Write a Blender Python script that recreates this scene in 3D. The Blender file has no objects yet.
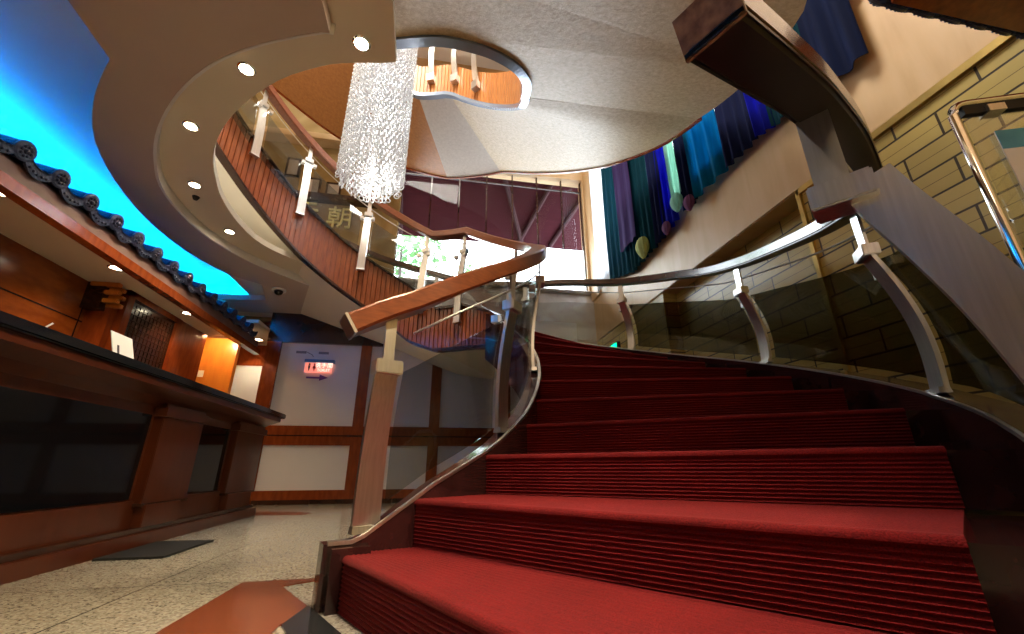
import bpy, bmesh, math, random
from mathutils import Vector, Matrix
from mathutils.geometry import tessellate_polygon
R = math.radians
random.seed(7)
scene = bpy.context.scene
COL = scene.collection

# ------------------------------------------------------------------ camera
F = 417.0; PITCH = R(19.8); ROLL = R(-0.2); YAW = R(10.5)
def _yaw(v):
    c, s = math.cos(-YAW), math.sin(-YAW)
    return Vector((c*v[0]-s*v[1], s*v[0]+c*v[1], v[2]))
fwd = _yaw((0, math.cos(PITCH), math.sin(PITCH)))
up0 = _yaw((0, -math.sin(PITCH), math.cos(PITCH)))
rt0 = _yaw((1, 0, 0))
rt = rt0*math.cos(ROLL) + up0*math.sin(ROLL)
up = up0*math.cos(ROLL) - rt0*math.sin(ROLL)
cd = bpy.data.cameras.new('camera')
cam = bpy.data.objects.new('camera', cd); COL.objects.link(cam)
cam.matrix_world = Matrix(((rt.x, up.x, -fwd.x, 0.0), (rt.y, up.y, -fwd.y, 0.0),
                           (rt.z, up.z, -fwd.z, 0.45), (0, 0, 0, 1)))
cd.sensor_width = 36.0; cd.lens = F/1024*36.0; cd.clip_start = 0.02; cd.clip_end = 200
scene.camera = cam

# ------------------------------------------------------------------ world, view, big lights
w = bpy.data.worlds.new('world'); scene.world = w; w.use_nodes = True
bg = w.node_tree.nodes['Background']
bg.inputs[0].default_value = (0.86, 0.93, 1.0, 1); bg.inputs[1].default_value = 7.0
scene.view_settings.view_transform = 'Standard'; scene.view_settings.look = 'None'
scene.view_settings.gamma = 1.0; scene.view_settings.use_curve_mapping = False
scene.view_settings.exposure = 1.1

def area(name, loc, size, power, color, rot=(0, 0, 0), sy=None, portal=False, spread=None):
    l = bpy.data.lights.new(name, 'AREA'); l.energy = power; l.color = color
    l.shape = 'RECTANGLE'; l.size = size; l.size_y = sy or size
    if spread: l.spread = spread
    if portal: l.cycles.is_portal = True
    o = bpy.data.objects.new(name, l); o.location = loc; o.rotation_euler = rot; COL.objects.link(o); return o
def spot(name, loc, power, color, ang=110, blend=0.6, rad=0.03, rot=(0, 0, 0)):
    l = bpy.data.lights.new(name, 'SPOT'); l.energy = power; l.color = color
    l.spot_size = R(ang); l.spot_blend = blend; l.shadow_soft_size = rad
    o = bpy.data.objects.new(name, l); o.location = loc; o.rotation_euler = rot; COL.objects.link(o); return o
def point(name, loc, power, color, rad=0.05):
    l = bpy.data.lights.new(name, 'POINT'); l.energy = power; l.color = color; l.shadow_soft_size = rad
    o = bpy.data.objects.new(name, l); o.location = loc; COL.objects.link(o); return o
WARM = (1.0, 0.80, 0.52); WARM2 = (1.0, 0.66, 0.34)
area('window_portal', (0.9, 7.12, 5.0), 3.9, 1, (1, 1, 1), (R(-90), 0, 0), 2.9, portal=True)
area('side_window_portal', (3.15, 3.8, 5.1), 6.2, 1, (1, 1, 1), (0, R(90), 0), 3.2, portal=True)
# concealed blue strips in the ceiling cove
area('cove_strip_light', (-3.30, 1.8, 2.76), 0.10, 30, (0.0, 0.27, 1.0), (R(180), 0, 0), 8.0)
area('cove_strip_light', (-2.75, 6.15, 2.76), 1.1, 9, (0.0, 0.45, 1.0), (R(160), 0, 0), 0.08)
area('cove_strip_light', (-1.72, -0.6, 2.76), 0.10, 7, (0.0, 0.40, 1.0), (R(180), 0, 0), 3.0)
# general warm lighting of the hall above and behind the viewer
area('hall_ceiling_light', (-0.6, -1.7, 2.93), 1.2, 18, (1.0, 0.80, 0.55))
spot('hall_downlight', (0.15, 0.95, 2.90), 150, (1.0, 0.84, 0.66), 62, 0.9, 0.05)
spot('wall_washer', (1.35, 0.80, 2.92), 130, (1.0, 0.82, 0.50), 92, 0.7, 0.06, (0, R(46), 0))
spot('wall_washer', (0.95, 0.25, 2.92), 90, (1.0, 0.82, 0.50), 92, 0.7, 0.06, (0, R(46), 0))
area('upper_ceiling_light', (-0.9, 2.0, 8.7), 2.5, 330, (1.0, 0.93, 0.82))

# ------------------------------------------------------------------ materials
def new_mat(name):
    m = bpy.data.materials.new(name); m.use_nodes = True
    return m, m.node_tree, m.node_tree.nodes['Principled BSDF']
def N(nt, t, **kw):
    n = nt.nodes.new(t)
    for k, v in kw.items():
        if k in n.inputs.keys() if hasattr(n.inputs, 'keys') else False: n.inputs[k].default_value = v
        else: setattr(n, k, v)
    return n
def ramp(nt, stops):
    n = nt.nodes.new('ShaderNodeValToRGB'); e = n.color_ramp.elements
    while len(e) < len(stops): e.new(0.5)
    for i, (p, c) in enumerate(stops): e[i].position = p; e[i].color = (*c, 1)
    return n
def coord(nt, scale=(1, 1, 1), rot=(0, 0, 0), kind='Object'):
    tc = nt.nodes.new('ShaderNodeTexCoord'); mp = nt.nodes.new('ShaderNodeMapping')
    mp.inputs['Scale'].default_value = scale; mp.inputs['Rotation'].default_value = rot
    nt.links.new(tc.outputs[kind], mp.inputs[0]); return mp.outputs[0]
def basic(name, c, rough=0.5, metal=0.0, spec=0.5, trans=0.0, emis=None, es=0.0, c2=None, ns=8.0, stretch=(1, 1, 1),
          bump=0.0, coat=0.0, alpha=1.0):
    m, nt, p = new_mat(name); L = nt.links
    p.inputs['Base Color'].default_value = (*c, 1); p.inputs['Roughness'].default_value = rough
    p.inputs['Metallic'].default_value = metal; p.inputs['Specular IOR Level'].default_value = spec
    p.inputs['Transmission Weight'].default_value = trans; p.inputs['Coat Weight'].default_value = coat
    p.inputs['Coat Roughness'].default_value = 0.08
    if emis: p.inputs['Emission Color'].default_value = (*emis, 1); p.inputs['Emission Strength'].default_value = es
    c2 = c2 or tuple(v*0.82 for v in c)
    no = nt.nodes.new('ShaderNodeTexNoise'); no.inputs['Scale'].default_value = ns; no.inputs['Detail'].default_value = 6
    L.new(coord(nt, stretch), no.inputs['Vector'])
    rp = ramp(nt, [(0.3, c2), (0.7, c)]); L.new(no.outputs['Fac'], rp.inputs[0]); L.new(rp.outputs[0], p.inputs['Base Color'])
    if bump:
        b = nt.nodes.new('ShaderNodeBump'); b.inputs['Strength'].default_value = bump; b.inputs['Distance'].default_value = 0.01
        L.new(no.outputs['Fac'], b.inputs['Height']); L.new(b.outputs[0], p.inputs['Normal'])
    return m
M = {}
M['wood'] = basic('rail_wood', (0.23, 0.060, 0.018), 0.28, c2=(0.14, 0.033, 0.011), ns=6, stretch=(3, 3, 14), coat=0.35)
M['burl'] = basic('burl_end_grain', (0.30, 0.17, 0.09), 0.6, c2=(0.10, 0.045, 0.025), ns=45)
M['rail_dark'] = basic('dark_rail_wood', (0.085, 0.024, 0.014), 0.22, c2=(0.045, 0.013, 0.009), ns=6, coat=0.3)
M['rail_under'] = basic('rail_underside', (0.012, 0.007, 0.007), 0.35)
M['slat'] = basic('slat_wood', (0.33, 0.085, 0.024), 0.26, c2=(0.20, 0.045, 0.014), ns=5, stretch=(8, 8, 1.2), coat=0.5)
M['slat_light'] = basic('upper_slat_wood', (0.60, 0.25, 0.07), 0.35, c2=(0.42, 0.15, 0.04), ns=5, stretch=(8, 8, 1.2))
M['panel_wood'] = basic('panel_wood', (0.30, 0.062, 0.012), 0.25, c2=(0.20, 0.036, 0.008), ns=4, stretch=(6, 6, 1.5), coat=0.3)
M['reception_wood'] = basic('reception_wood', (0.33, 0.085, 0.014), 0.22, c2=(0.22, 0.05, 0.009), ns=3, stretch=(2, 2, 6), coat=0.4)
M['orange_wood'] = basic('orange_veneer', (0.72, 0.26, 0.035), 0.30, c2=(0.60, 0.19, 0.024), ns=3, stretch=(5, 5, 1), coat=0.3)
M['counter_wood'] = basic('counter_wood', (0.090, 0.019, 0.005), 0.28, c2=(0.065, 0.013, 0.004), ns=3, stretch=(5, 5, 1), coat=0.2)
M['dark_wood'] = basic('dark_wood', (0.05, 0.018, 0.010), 0.25, c2=(0.03, 0.010, 0.006), ns=5, coat=0.3)
M['stone'] = basic('dark_stair_stone', (0.040, 0.012, 0.012), 0.12, c2=(0.018, 0.007, 0.007), ns=14, coat=0.3)
M['steel'] = basic('brushed_steel', (0.76, 0.75, 0.73), 0.30, metal=1.0, c2=(0.64, 0.63, 0.61), ns=3, stretch=(40, 40, 2))
M['chrome'] = basic('chrome', (0.88, 0.88, 0.88), 0.07, metal=1.0, c2=(0.82, 0.82, 0.82))
M['brass'] = basic('gold_trim', (0.62, 0.46, 0.16), 0.3, metal=0.9, c2=(0.5, 0.36, 0.12))
M['goldleaf'] = basic('gold_letter', (1.0, 0.90, 0.35), 0.5, c2=(0.95, 0.82, 0.28))
M['cream'] = basic('cream_plaster', (0.78, 0.70, 0.55), 0.75, c2=(0.75, 0.67, 0.53), ns=3)
M['mauve_shaded'] = basic('shaded_eave_board', (0.20, 0.12, 0.11), 0.6, c2=(0.16, 0.09, 0.08))  # pale board colour darkened to carry the shadow under the tiles
M['soffit'] = basic('pale_soffit_plaster', (0.86, 0.82, 0.72), 0.7, c2=(0.83, 0.79, 0.69), ns=3)
M['mauve'] = basic('mauve_plaster', (0.56, 0.46, 0.40), 0.8, c2=(0.53, 0.435, 0.38), ns=3)
M['white'] = basic('white_paint', (0.80, 0.80, 0.78), 0.6, c2=(0.76, 0.76, 0.74), ns=3)
M['panel'] = basic('white_wall_panel', (0.80, 0.80, 0.86), 0.45, c2=(0.76, 0.76, 0.82), ns=2)
M['black'] = basic('black_glass', (0.006, 0.006, 0.008), 0.06, c2=(0.004, 0.004, 0.006))
M['matte_black'] = basic('matte_black', (0.012, 0.012, 0.012), 0.6)
M['granite'] = basic('black_granite', (0.010, 0.012, 0.018), 0.10, c2=(0.004, 0.005, 0.008), ns=60)
M['tile_end'] = basic('tile_end', (0.055, 0.075, 0.15), 0.35, c2=(0.015, 0.022, 0.06), ns=60, bump=0.4)
M['tile'] = basic('glazed_roof_tile', (0.010, 0.030, 0.13), 0.25, c2=(0.004, 0.010, 0.05), ns=30, bump=0.6)
M['paper'] = basic('paper', (0.82, 0.82, 0.84), 0.7, c2=(0.80, 0.80, 0.82))
M['ink'] = basic('ink', (0.06, 0.06, 0.08), 0.7)
M['poster_blue'] = basic('poster_blue', (0.06, 0.30, 0.52), 0.4, c2=(0.10, 0.40, 0.62), ns=12)
M['steel_blue'] = basic('blue_grey_paint', (0.34, 0.42, 0.56), 0.25, c2=(0.28, 0.36, 0.50), ns=2, metal=0.5)
M['red_tile'] = basic('red_granite', (0.21, 0.058, 0.026), 0.14, c2=(0.16, 0.042, 0.018), ns=90)
M['black_tile'] = basic('black_granite_inlay', (0.02, 0.022, 0.024), 0.14, c2=(0.012, 0.012, 0.014), ns=90)
M['leaf'] = basic('foliage', (0.22, 0.50, 0.18), 0.6, c2=(0.10, 0.30, 0.10), ns=4)
M['white_house'] = basic('pavement', (0.22, 0.22, 0.22), 0.9, c2=(0.18, 0.18, 0.18))
M['bulb'] = basic('lamp_glow', (1, 0.95, 0.85), 0.5, emis=(1.0, 0.86, 0.60), es=14)
M['crystal'] = basic('crystal', (0.93, 0.94, 0.97), 0.12, c2=(0.88, 0.90, 0.94), spec=0.9, emis=(1.0, 0.98, 0.95), es=0.04)  # faint emission stands in for lamp light caught by the rings
M['crystal_core'] = basic('chandelier_lamp', (1, 1, 1), 0.5, emis=(1.0, 0.95, 0.88), es=3)
M['exit'] = basic('exit_glow', (0.0, 0.6, 0.25), 0.5, emis=(0.0, 1.0, 0.35), es=1.3)
M['sign_glow'] = basic('sign_glow', (0.9, 0.3, 0.25), 0.5, emis=(1.0, 0.28, 0.20), es=0.42)
M['sign_white'] = basic('sign_lettering', (1, 0.9, 0.8), 0.5, emis=(1.0, 0.85, 0.7), es=0.60)
M['sign_red'] = basic('sign_figure_red', (0.6, 0.02, 0.02), 0.5)
M['violet'] = basic('violet_print', (0.16, 0.06, 0.36), 0.5)
M['grey_print'] = basic('grey_print', (0.25, 0.25, 0.32), 0.6)
M['skyblue_plastic'] = basic('blue_plastic', (0.12, 0.25, 0.55), 0.4)

def mat_textured(name, c1, c2, sc):
    m, nt, p = new_mat(name); L = nt.links; v = coord(nt)
    a = nt.nodes.new('ShaderNodeTexNoise'); a.inputs['Scale'].default_value = sc; a.inputs['Detail'].default_value = 10; a.inputs['Roughness'].default_value = 0.75
    L.new(v, a.inputs['Vector'])
    rp = ramp(nt, [(0.32, c2), (0.66, c1)]); L.new(a.outputs['Fac'], rp.inputs[0]); L.new(rp.outputs[0], p.inputs['Base Color'])
    b = nt.nodes.new('ShaderNodeBump'); b.inputs['Strength'].default_value = 0.45; b.inputs['Distance'].default_value = 0.012
    L.new(a.outputs['Fac'], b.inputs['Height']); L.new(b.outputs[0], p.inputs['Normal'])
    p.inputs['Roughness'].default_value = 0.45
    return m
M['stucco'] = mat_textured('textured_gold_ceiling', (0.62, 0.45, 0.24), (0.38, 0.24, 0.10), 26)
M['stucco_brown'] = mat_textured('textured_brown_ceiling', (0.50, 0.22, 0.07), (0.34, 0.13, 0.04), 22)
M['stucco_pale'] = mat_textured('textured_pale_ceiling', (0.60, 0.51, 0.43), (0.47, 0.38, 0.31), 26)

def mat_terrazzo():
    m, nt, p = new_mat('terrazzo_floor'); L = nt.links; v = coord(nt)
    vo = nt.nodes.new('ShaderNodeTexVoronoi'); vo.inputs['Scale'].default_value = 130; L.new(v, vo.inputs['Vector'])
    sep = nt.nodes.new('ShaderNodeSeparateColor'); L.new(vo.outputs['Color'], sep.inputs[0])
    rp = ramp(nt, [(0.0, (0.15, 0.13, 0.10)), (0.25, (0.25, 0.22, 0.17)), (0.5, (0.34, 0.31, 0.25)), (0.8, (0.42, 0.39, 0.32)), (1.0, (0.28, 0.22, 0.16))])
    L.new(sep.outputs[0], rp.inputs[0])
    # tile joints
    br = nt.nodes.new('ShaderNodeTexBrick'); br.offset = 0; br.inputs['Scale'].default_value = 1
    br.inputs['Mortar Size'].default_value = 0.004; br.inputs['Brick Width'].default_value = 1.1; br.inputs['Row Height'].default_value = 1.1
    mp = coord(nt); 
    L.new(mp, br.inputs['Vector'])
    mx = nt.nodes.new('ShaderNodeMix'); mx.data_type = 'RGBA'; L.new(br.outputs['Fac'], mx.inputs[0])
    L.new(rp.outputs[0], mx.inputs[6]); mx.inputs[7].default_value = (0.05, 0.045, 0.04, 1)
    L.new(mx.outputs[2], p.inputs['Base Color']); p.inputs['Roughness'].default_value = 0.16
    return m
M['terrazzo'] = mat_terrazzo()

def mat_brick():
    m, nt, p = new_mat('olive_brick'); L = nt.links
    tc = nt.nodes.new('ShaderNodeTexCoord'); sp = nt.nodes.new('ShaderNodeSeparateXYZ'); L.new(tc.outputs['Object'], sp.inputs[0])
    ad = nt.nodes.new('ShaderNodeMath'); ad.operation = 'ADD'; L.new(sp.outputs[0], ad.inputs[0]); L.new(sp.outputs[1], ad.inputs[1])
    cb = nt.nodes.new('ShaderNodeCombineXYZ'); L.new(ad.outputs[0], cb.inputs[0]); L.new(sp.outputs[2], cb.inputs[1])
    def br(rowh, bw, mort, c1, c2, cm, off):
        b = nt.nodes.new('ShaderNodeTexBrick'); b.offset = off; b.inputs['Scale'].default_value = 1
        b.inputs['Row Height'].default_value = rowh; b.inputs['Brick Width'].default_value = bw; b.inputs['Mortar Size'].default_value = mort
        b.inputs['Mortar Smooth'].default_value = 0.2
        b.inputs['Color1'].default_value = (*c1, 1); b.inputs['Color2'].default_value = (*c2, 1); b.inputs['Mortar'].default_value = (*cm, 1)
        L.new(cb.outputs[0], b.inputs['Vector']); return b
    A = br(0.165, 0.46, 0.0075, (0.50, 0.38, 0.12), (0.40, 0.30, 0.09), (0.035, 0.022, 0.010), 0.5)
    B = br(0.0825, 50, 0.0022, (1, 1, 1), (1, 1, 1), (0.25, 0.22, 0.2), 0)
    mx = nt.nodes.new('ShaderNodeMix'); mx.data_type = 'RGBA'; mx.blend_type = 'MULTIPLY'; mx.inputs[0].default_value = 1
    L.new(A.outputs['Color'], mx.inputs[6]); L.new(B.outputs['Color'], mx.inputs[7]); L.new(mx.outputs[2], p.inputs['Base Color'])
    bp = nt.nodes.new('ShaderNodeBump'); bp.invert = True; bp.inputs['Strength'].default_value = 0.7; bp.inputs['Distance'].default_value = 0.01
    L.new(A.outputs['Fac'], bp.inputs['Height']); L.new(bp.outputs[0], p.inputs['Normal'])
    p.inputs['Roughness'].default_value = 0.32
    return m
M['brick'] = mat_brick()

def mat_marble(name, c1, c2, c3, sc=1.2, rough=0.2, st=(1, 1, 1)):
    m, nt, p = new_mat(name); L = nt.links; v = coord(nt, st)
    a = nt.nodes.new('ShaderNodeTexNoise'); a.inputs['Scale'].default_value = sc; a.inputs['Detail'].default_value = 8; a.inputs['Distortion'].default_value = 1.2
    L.new(v, a.inputs['Vector'])
    rp = ramp(nt, [(0.3, c1), (0.5, c2), (0.7, c3)]); L.new(a.outputs['Fac'], rp.inputs[0]); L.new(rp.outputs[0], p.inputs['Base Color'])
    p.inputs['Roughness'].default_value = rough
    return m
M['beige'] = mat_marble('beige_cladding', (0.50, 0.33, 0.16), (0.56, 0.38, 0.20), (0.60, 0.42, 0.24), 1.5, 0.4, (1, 3, 0.5))
M['gold_marble'] = mat_marble('gold_marble', (0.24, 0.16, 0.06), (0.36, 0.25, 0.11), (0.46, 0.34, 0.17), 1.4, 0.15)
M['landing_stone'] = mat_marble('landing_stone', (0.44, 0.39, 0.36), (0.54, 0.49, 0.46), (0.60, 0.56, 0.53), 3.0, 0.3)

def mat_carpet():
    m, nt, p = new_mat('red_carpet'); L = nt.links; v = coord(nt)
    a = nt.nodes.new('ShaderNodeTexNoise'); a.inputs['Scale'].default_value = 260; a.inputs['Detail'].default_value = 3; L.new(v, a.inputs['Vector'])
    a2 = nt.nodes.new('ShaderNodeTexNoise'); a2.inputs['Scale'].default_value = 5; L.new(v, a2.inputs['Vector'])
    rp = ramp(nt, [(0.3, (0.080, 0.0025, 0.003)), (0.7, (0.19, 0.007, 0.008))]); L.new(a.outputs['Fac'], rp.inputs[0])
    rp2 = ramp(nt, [(0.3, (0.8, 0.8, 0.8)), (0.7, (1, 1, 1))]); L.new(a2.outputs['Fac'], rp2.inputs[0])
    mx = nt.nodes.new('ShaderNodeMix'); mx.data_type = 'RGBA'; mx.blend_type = 'MULTIPLY'; mx.inputs[0].default_value = 1
    L.new(rp.outputs[0], mx.inputs[6]); L.new(rp2.outputs[0], mx.inputs[7]); L.new(mx.outputs[2], p.inputs['Base Color'])
    b = nt.nodes.new('ShaderNodeBump'); b.inputs['Strength'].default_value = 0.6; b.inputs['Distance'].default_value = 0.004
    L.new(a.outputs['Fac'], b.inputs['Height']); L.new(b.outputs[0], p.inputs['Normal'])
    p.inputs['Roughness'].default_value = 0.9; p.inputs['Specular IOR Level'].default_value = 0.15
    p.inputs['Sheen Weight'].default_value = 0.15; p.inputs['Sheen Tint'].default_value = (1, 0.35, 0.3, 1); p.inputs['Sheen Roughness'].default_value = 0.4
    return m
M['carpet'] = mat_carpet()

def mat_glass(name, tint, refl=0.12, rough=0.02):
    m = bpy.data.materials.new(name); m.use_nodes = True; nt = m.node_tree; nt.nodes.clear(); L = nt.links
    o = nt.nodes.new('ShaderNodeOutputMaterial'); t = nt.nodes.new('ShaderNodeBsdfTransparent'); t.inputs[0].default_value = (*tint, 1)
    g = nt.nodes.new('ShaderNodeBsdfGlossy'); g.inputs['Roughness'].default_value = rough; g.inputs[0].default_value = (1, 1, 1, 1)
    lw = nt.nodes.new('ShaderNodeLayerWeight'); lw.inputs[0].default_value = 0.25
    mr = nt.nodes.new('ShaderNodeMapRange'); mr.inputs[3].default_value = refl*0.4; mr.inputs[4].default_value = min(1, refl*5)
    L.new(lw.outputs['Fresnel'], mr.inputs[0])
    mx = nt.nodes.new('ShaderNodeMixShader'); L.new(mr.outputs[0], mx.inputs[0]); L.new(t.outputs[0], mx.inputs[1]); L.new(g.outputs[0], mx.inputs[2])
    L.new(mx.outputs[0], o.inputs[0]); return m
M['smoked_glass'] = mat_glass('smoked_glass', (0.42, 0.42, 0.36), 0.05)
M['clear_glass'] = mat_glass('clear_glass', (0.90, 0.92, 0.92), 0.06)
M['window_glass'] = mat_glass('window_glass', (0.96, 0.97, 0.97), 0.012)
M['rail_glass'] = mat_glass('rail_glass', (0.88, 0.90, 0.90), 0.04)
M['grey_glass'] = mat_glass('grey_glass', (0.72, 0.74, 0.74), 0.05)

def mat_cloth(name, c, trl=0.5, rough=0.5):
    m = bpy.data.materials.new(name); m.use_nodes = True; nt = m.node_tree; nt.nodes.clear(); L = nt.links
    o = nt.nodes.new('ShaderNodeOutputMaterial')
    no = nt.nodes.new('ShaderNodeTexNoise'); no.inputs['Scale'].default_value = 3
    L.new(coord(nt, (1, 10, 0.4)), no.inputs['Vector'])
    rp = ramp(nt, [(0.35, tuple(v*0.75 for v in c)), (0.7, c)]); L.new(no.outputs['Fac'], rp.inputs[0])
    p = nt.nodes.new('ShaderNodeBsdfPrincipled'); p.inputs['Roughness'].default_value = 0.85; p.inputs['Specular IOR Level'].default_value = 0.12; L.new(rp.outputs[0], p.inputs['Base Color'])
    t = nt.nodes.new('ShaderNodeBsdfTranslucent'); L.new(rp.outputs[0], t.inputs[0])
    mx = nt.nodes.new('ShaderNodeMixShader'); mx.inputs[0].default_value = trl
    L.new(p.outputs[0], mx.inputs[1]); L.new(t.outputs[0], mx.inputs[2]); L.new(mx.outputs[0], o.inputs[0]); return m

# ------------------------------------------------------------------ mesh helpers
def finish(name, bm, mat, parent=None, smooth=False, angle=40):
    bmesh.ops.recalc_face_normals(bm, faces=bm.faces[:])
    me = bpy.data.meshes.new(name); bm.to_mesh(me); bm.free()
    me.materials.append(mat)
    if smooth:
        me.polygons.foreach_set('use_smooth', [True]*len(me.polygons))
        try: me.set_sharp_from_angle(angle=R(angle))
        except Exception: pass
    o = bpy.data.objects.new(name, me); COL.objects.link(o)
    if parent: o.parent = parent; o.matrix_parent_inverse = Matrix.Translation(-Vector(parent.location)) if parent.type == 'EMPTY' else Matrix()
    return o
def tag(o, label, cat, group=None, kind=None):
    if kind == 'structure': o['kind'] = kind
    if kind == 'stuff': o['kind'] = kind
    if label: o['label'] = label
    if cat: o['category'] = cat
    if group: o['group'] = group
    return o
def thing(name, label, cat, loc=(0, 0, 0), group=None):
    o = bpy.data.objects.new(name, None); o.location = loc; o.empty_display_size = 0.1; COL.objects.link(o)
    return tag(o, label, cat, group)
def struct(o, label=None):
    o['kind'] = 'structure'
    if label: o['label'] = label
    return o
def box(bm, x0, x1, y0, y1, z0, z1, bev=0.0):
    v = [bm.verts.new(p) for p in ((x0, y0, z0), (x1, y0, z0), (x1, y1, z0), (x0, y1, z0), (x0, y0, z1), (x1, y0, z1), (x1, y1, z1), (x0, y1, z1))]
    fs = [bm.faces.new([v[i] for i in f]) for f in ((0, 3, 2, 1), (4, 5, 6, 7), (0, 1, 5, 4), (1, 2, 6, 5), (2, 3, 7, 6), (3, 0, 4, 7))]
    if bev:
        es = list({e for f in fs for e in f.edges}); bmesh.ops.bevel(bm, geom=es, offset=bev, segments=2, affect='EDGES')
def mbox(name, mat, parent, x0, x1, y0, y1, z0, z1, bev=0.0):
    bm = bmesh.new(); box(bm, x0, x1, y0, y1, z0, z1, bev); return finish(name, bm, mat, parent)
def loft(bm, secs, closed=False, cap=True):
    """secs: list of rings of points with equal length; ring closed"""
    rings = [[bm.verts.new(p) for p in s] for s in secs]; n = len(rings[0])
    pairs = list(zip(rings[:-1], rings[1:])) + ([(rings[-1], rings[0])] if closed else [])
    for a, b in pairs:
        for i in range(n):
            j = (i+1) % n; bm.faces.new((a[i], a[j], b[j], b[i]))
    if cap and not closed:
        bm.faces.new(rings[0][::-1]); bm.faces.new(rings[-1])
def tube(bm, pts, r, seg=8, closed=False):
    pts = [Vector(p) for p in pts]; secs = []; n = len(pts)
    for i, p in enumerate(pts):
        a = pts[i-1] if (i > 0 or closed) else p; b = pts[(i+1) % n] if (i < n-1 or closed) else p
        t = (b-a).normalized(); ref = Vector((0, 0, 1)) if abs(t.z) < 0.95 else Vector((1, 0, 0))
        u = t.cross(ref).normalized(); v = t.cross(u)
        rr = r[i] if isinstance(r, (list, tuple)) else r
        secs.append([p + rr*(math.cos(k*2*math.pi/seg)*u + math.sin(k*2*math.pi/seg)*v) for k in range(seg)])
    loft(bm, secs, closed)
def cyl(bm, c, r, h, seg=24, r2=None):
    r2 = r if r2 is None else r2
    loft(bm, [[(c[0]+r*math.cos(a*2*math.pi/seg), c[1]+r*math.sin(a*2*math.pi/seg), c[2]) for a in range(seg)],
              [(c[0]+r2*math.cos(a*2*math.pi/seg), c[1]+r2*math.sin(a*2*math.pi/seg), c[2]+h) for a in range(seg)]])
def plate(bm, loops, z0, z1):
    """horizontal slab with outer loop and holes (world xy)"""
    vs = [[Vector((p[0], p[1], 0)) for p in l] for l in loops]
    tris = tessellate_polygon(vs)
    flat = [p for l in vs for p in l]
    top = [bm.verts.new((p.x, p.y, z1)) for p in flat]; bot = [bm.verts.new((p.x, p.y, z0)) for p in flat]
    for t in tris:
        try: bm.faces.new([top[i] for i in t]); bm.faces.new([bot[i] for i in reversed(t)])
        except ValueError: pass
    k = 0
    for l in vs:
        n = len(l)
        for i in range(n):
            j = (i+1) % n; bm.faces.new((bot[k+i], bot[k+j], top[k+j], top[k+i]))
        k += n
def crom(pts, n=6):
    P = [Vector(p) for p in pts]; out = []
    for i in range(len(P)-1):
        a = P[i-1] if i else P[0]*2-P[1]; b = P[i]; c = P[i+1]; d = P[i+2] if i+2 < len(P) else P[-1]*2-P[-2]
        for k in range(n):
            t = k/n; out.append(0.5*((2*b)+(c-a)*t+(2*a-5*b+4*c-d)*t*t+(3*b-a-3*c+d)*t**3))
    out.append(P[-1]); return out
def interp(tab, x):
    if x <= tab[0][0]: return tab[0][1]
    for (a, va), (b, vb) in zip(tab, tab[1:]):
        if x <= b: return va+(vb-va)*(x-a)/(b-a)
    return tab[-1][1]
def text_mesh(name, body, size, mat, parent, loc, rot, extrude=0.004, align='CENTER', sx=1.0):
    cu = bpy.data.curves.new(name, 'FONT'); cu.body = body; cu.size = size; cu.extrude = extrude
    cu.align_x = align; cu.align_y = 'CENTER'
    t = bpy.data.objects.new(name+'_tmp', cu); COL.objects.link(t)
    bpy.context.view_layer.update()
    me = bpy.data.meshes.new_from_object(t.evaluated_get(bpy.context.evaluated_depsgraph_get()))
    bpy.data.objects.remove(t)
    mw = Matrix.Translation(loc) @ (rot if isinstance(rot, Matrix) else Matrix.LocRotScale(None, __import__('mathutils').Euler(rot), None)) @ Matrix.Diagonal((sx, 1, 1, 1))
    me.transform(mw); me.materials.clear(); me.materials.append(mat)
    o = bpy.data.objects.new(name, me); COL.objects.link(o)
    if parent: o.parent = parent; o.matrix_parent_inverse = Matrix.Translation(-Vector(parent.location)) if parent.type == 'EMPTY' else Matrix()
    return o

# ------------------------------------------------------------------ stair geometry functions
CX, CY = -0.9, 3.15; H = 0.168
def er(th): return Vector((math.cos(R(th)), math.sin(R(th)), 0))
def et(th): return Vector((-math.sin(R(th)), math.cos(R(th)), 0))
def P(th, r, z): return Vector((CX+r*math.cos(R(th)), CY+r*math.sin(R(th)), z))
# nosing height as a function of angle (walking line)
NOS = [(-72, 0.0), (-64, 0.168), (-55, 0.336), (-42, 0.504), (-31.5, 0.672), (12, 1.512), (38, 2.02), (45, 2.10), (58, 2.14), (61, 2.18), (170, 4.20), (200, 4.20)]
def nos(th): return interp(NOS, th)
RRO = [(-66, 2.97), (-61, 3.0), (-55, 3.10), (-45, 3.24), (-35, 3.34), (-25, 3.37), (0, 3.38), (200, 3.40)]   # outer rail radius
RRI = [(-66, 1.56), (-55, 1.62), (-30, 1.66), (0, 1.68), (30, 1.67), (60, 1.65), (200, 1.65)]                # inner rail radius
def rro(th): return interp(RRO, th)
def rri(th): return interp(RRI, th)
RST = [(-66, 3.42), (-55, 3.27), (-48, 3.27), (-40, 3.34), (-30, 3.41), (200, 3.43)]
def rst(th): return interp(RST, th)
RAILI = [(-70, 0.98), (-66, 1.05), (-60, 1.14), (-51, 1.31), (-36, 1.58), (-10, 2.07), (14, 2.50), (30, 2.79), (45, 3.07), (62, 3.14), (86, 3.60), (102, 3.92), (121, 4.32), (138, 4.66), (165, 5.15)]
def railz_in(th): return interp(RAILI, th)
RAILO = [(-65, 1.09), (-61, 1.12), (-54, 1.26), (-45, 1.42), (-35, 1.58), (-26, 1.74), (-14, 1.95), (-3, 2.12), (11, 2.42), (22, 2.62), (38, 2.95), (50, 3.10), (67, 3.30), (79, 3.54), (91, 3.74), (110, 4.10)]
def railz_out(th): return interp(RAILO, th)
def frange(a, b, s):
    n = max(1, int(round((b-a)/s))); return [a+(b-a)*i/n for i in range(n+1)]

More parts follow.
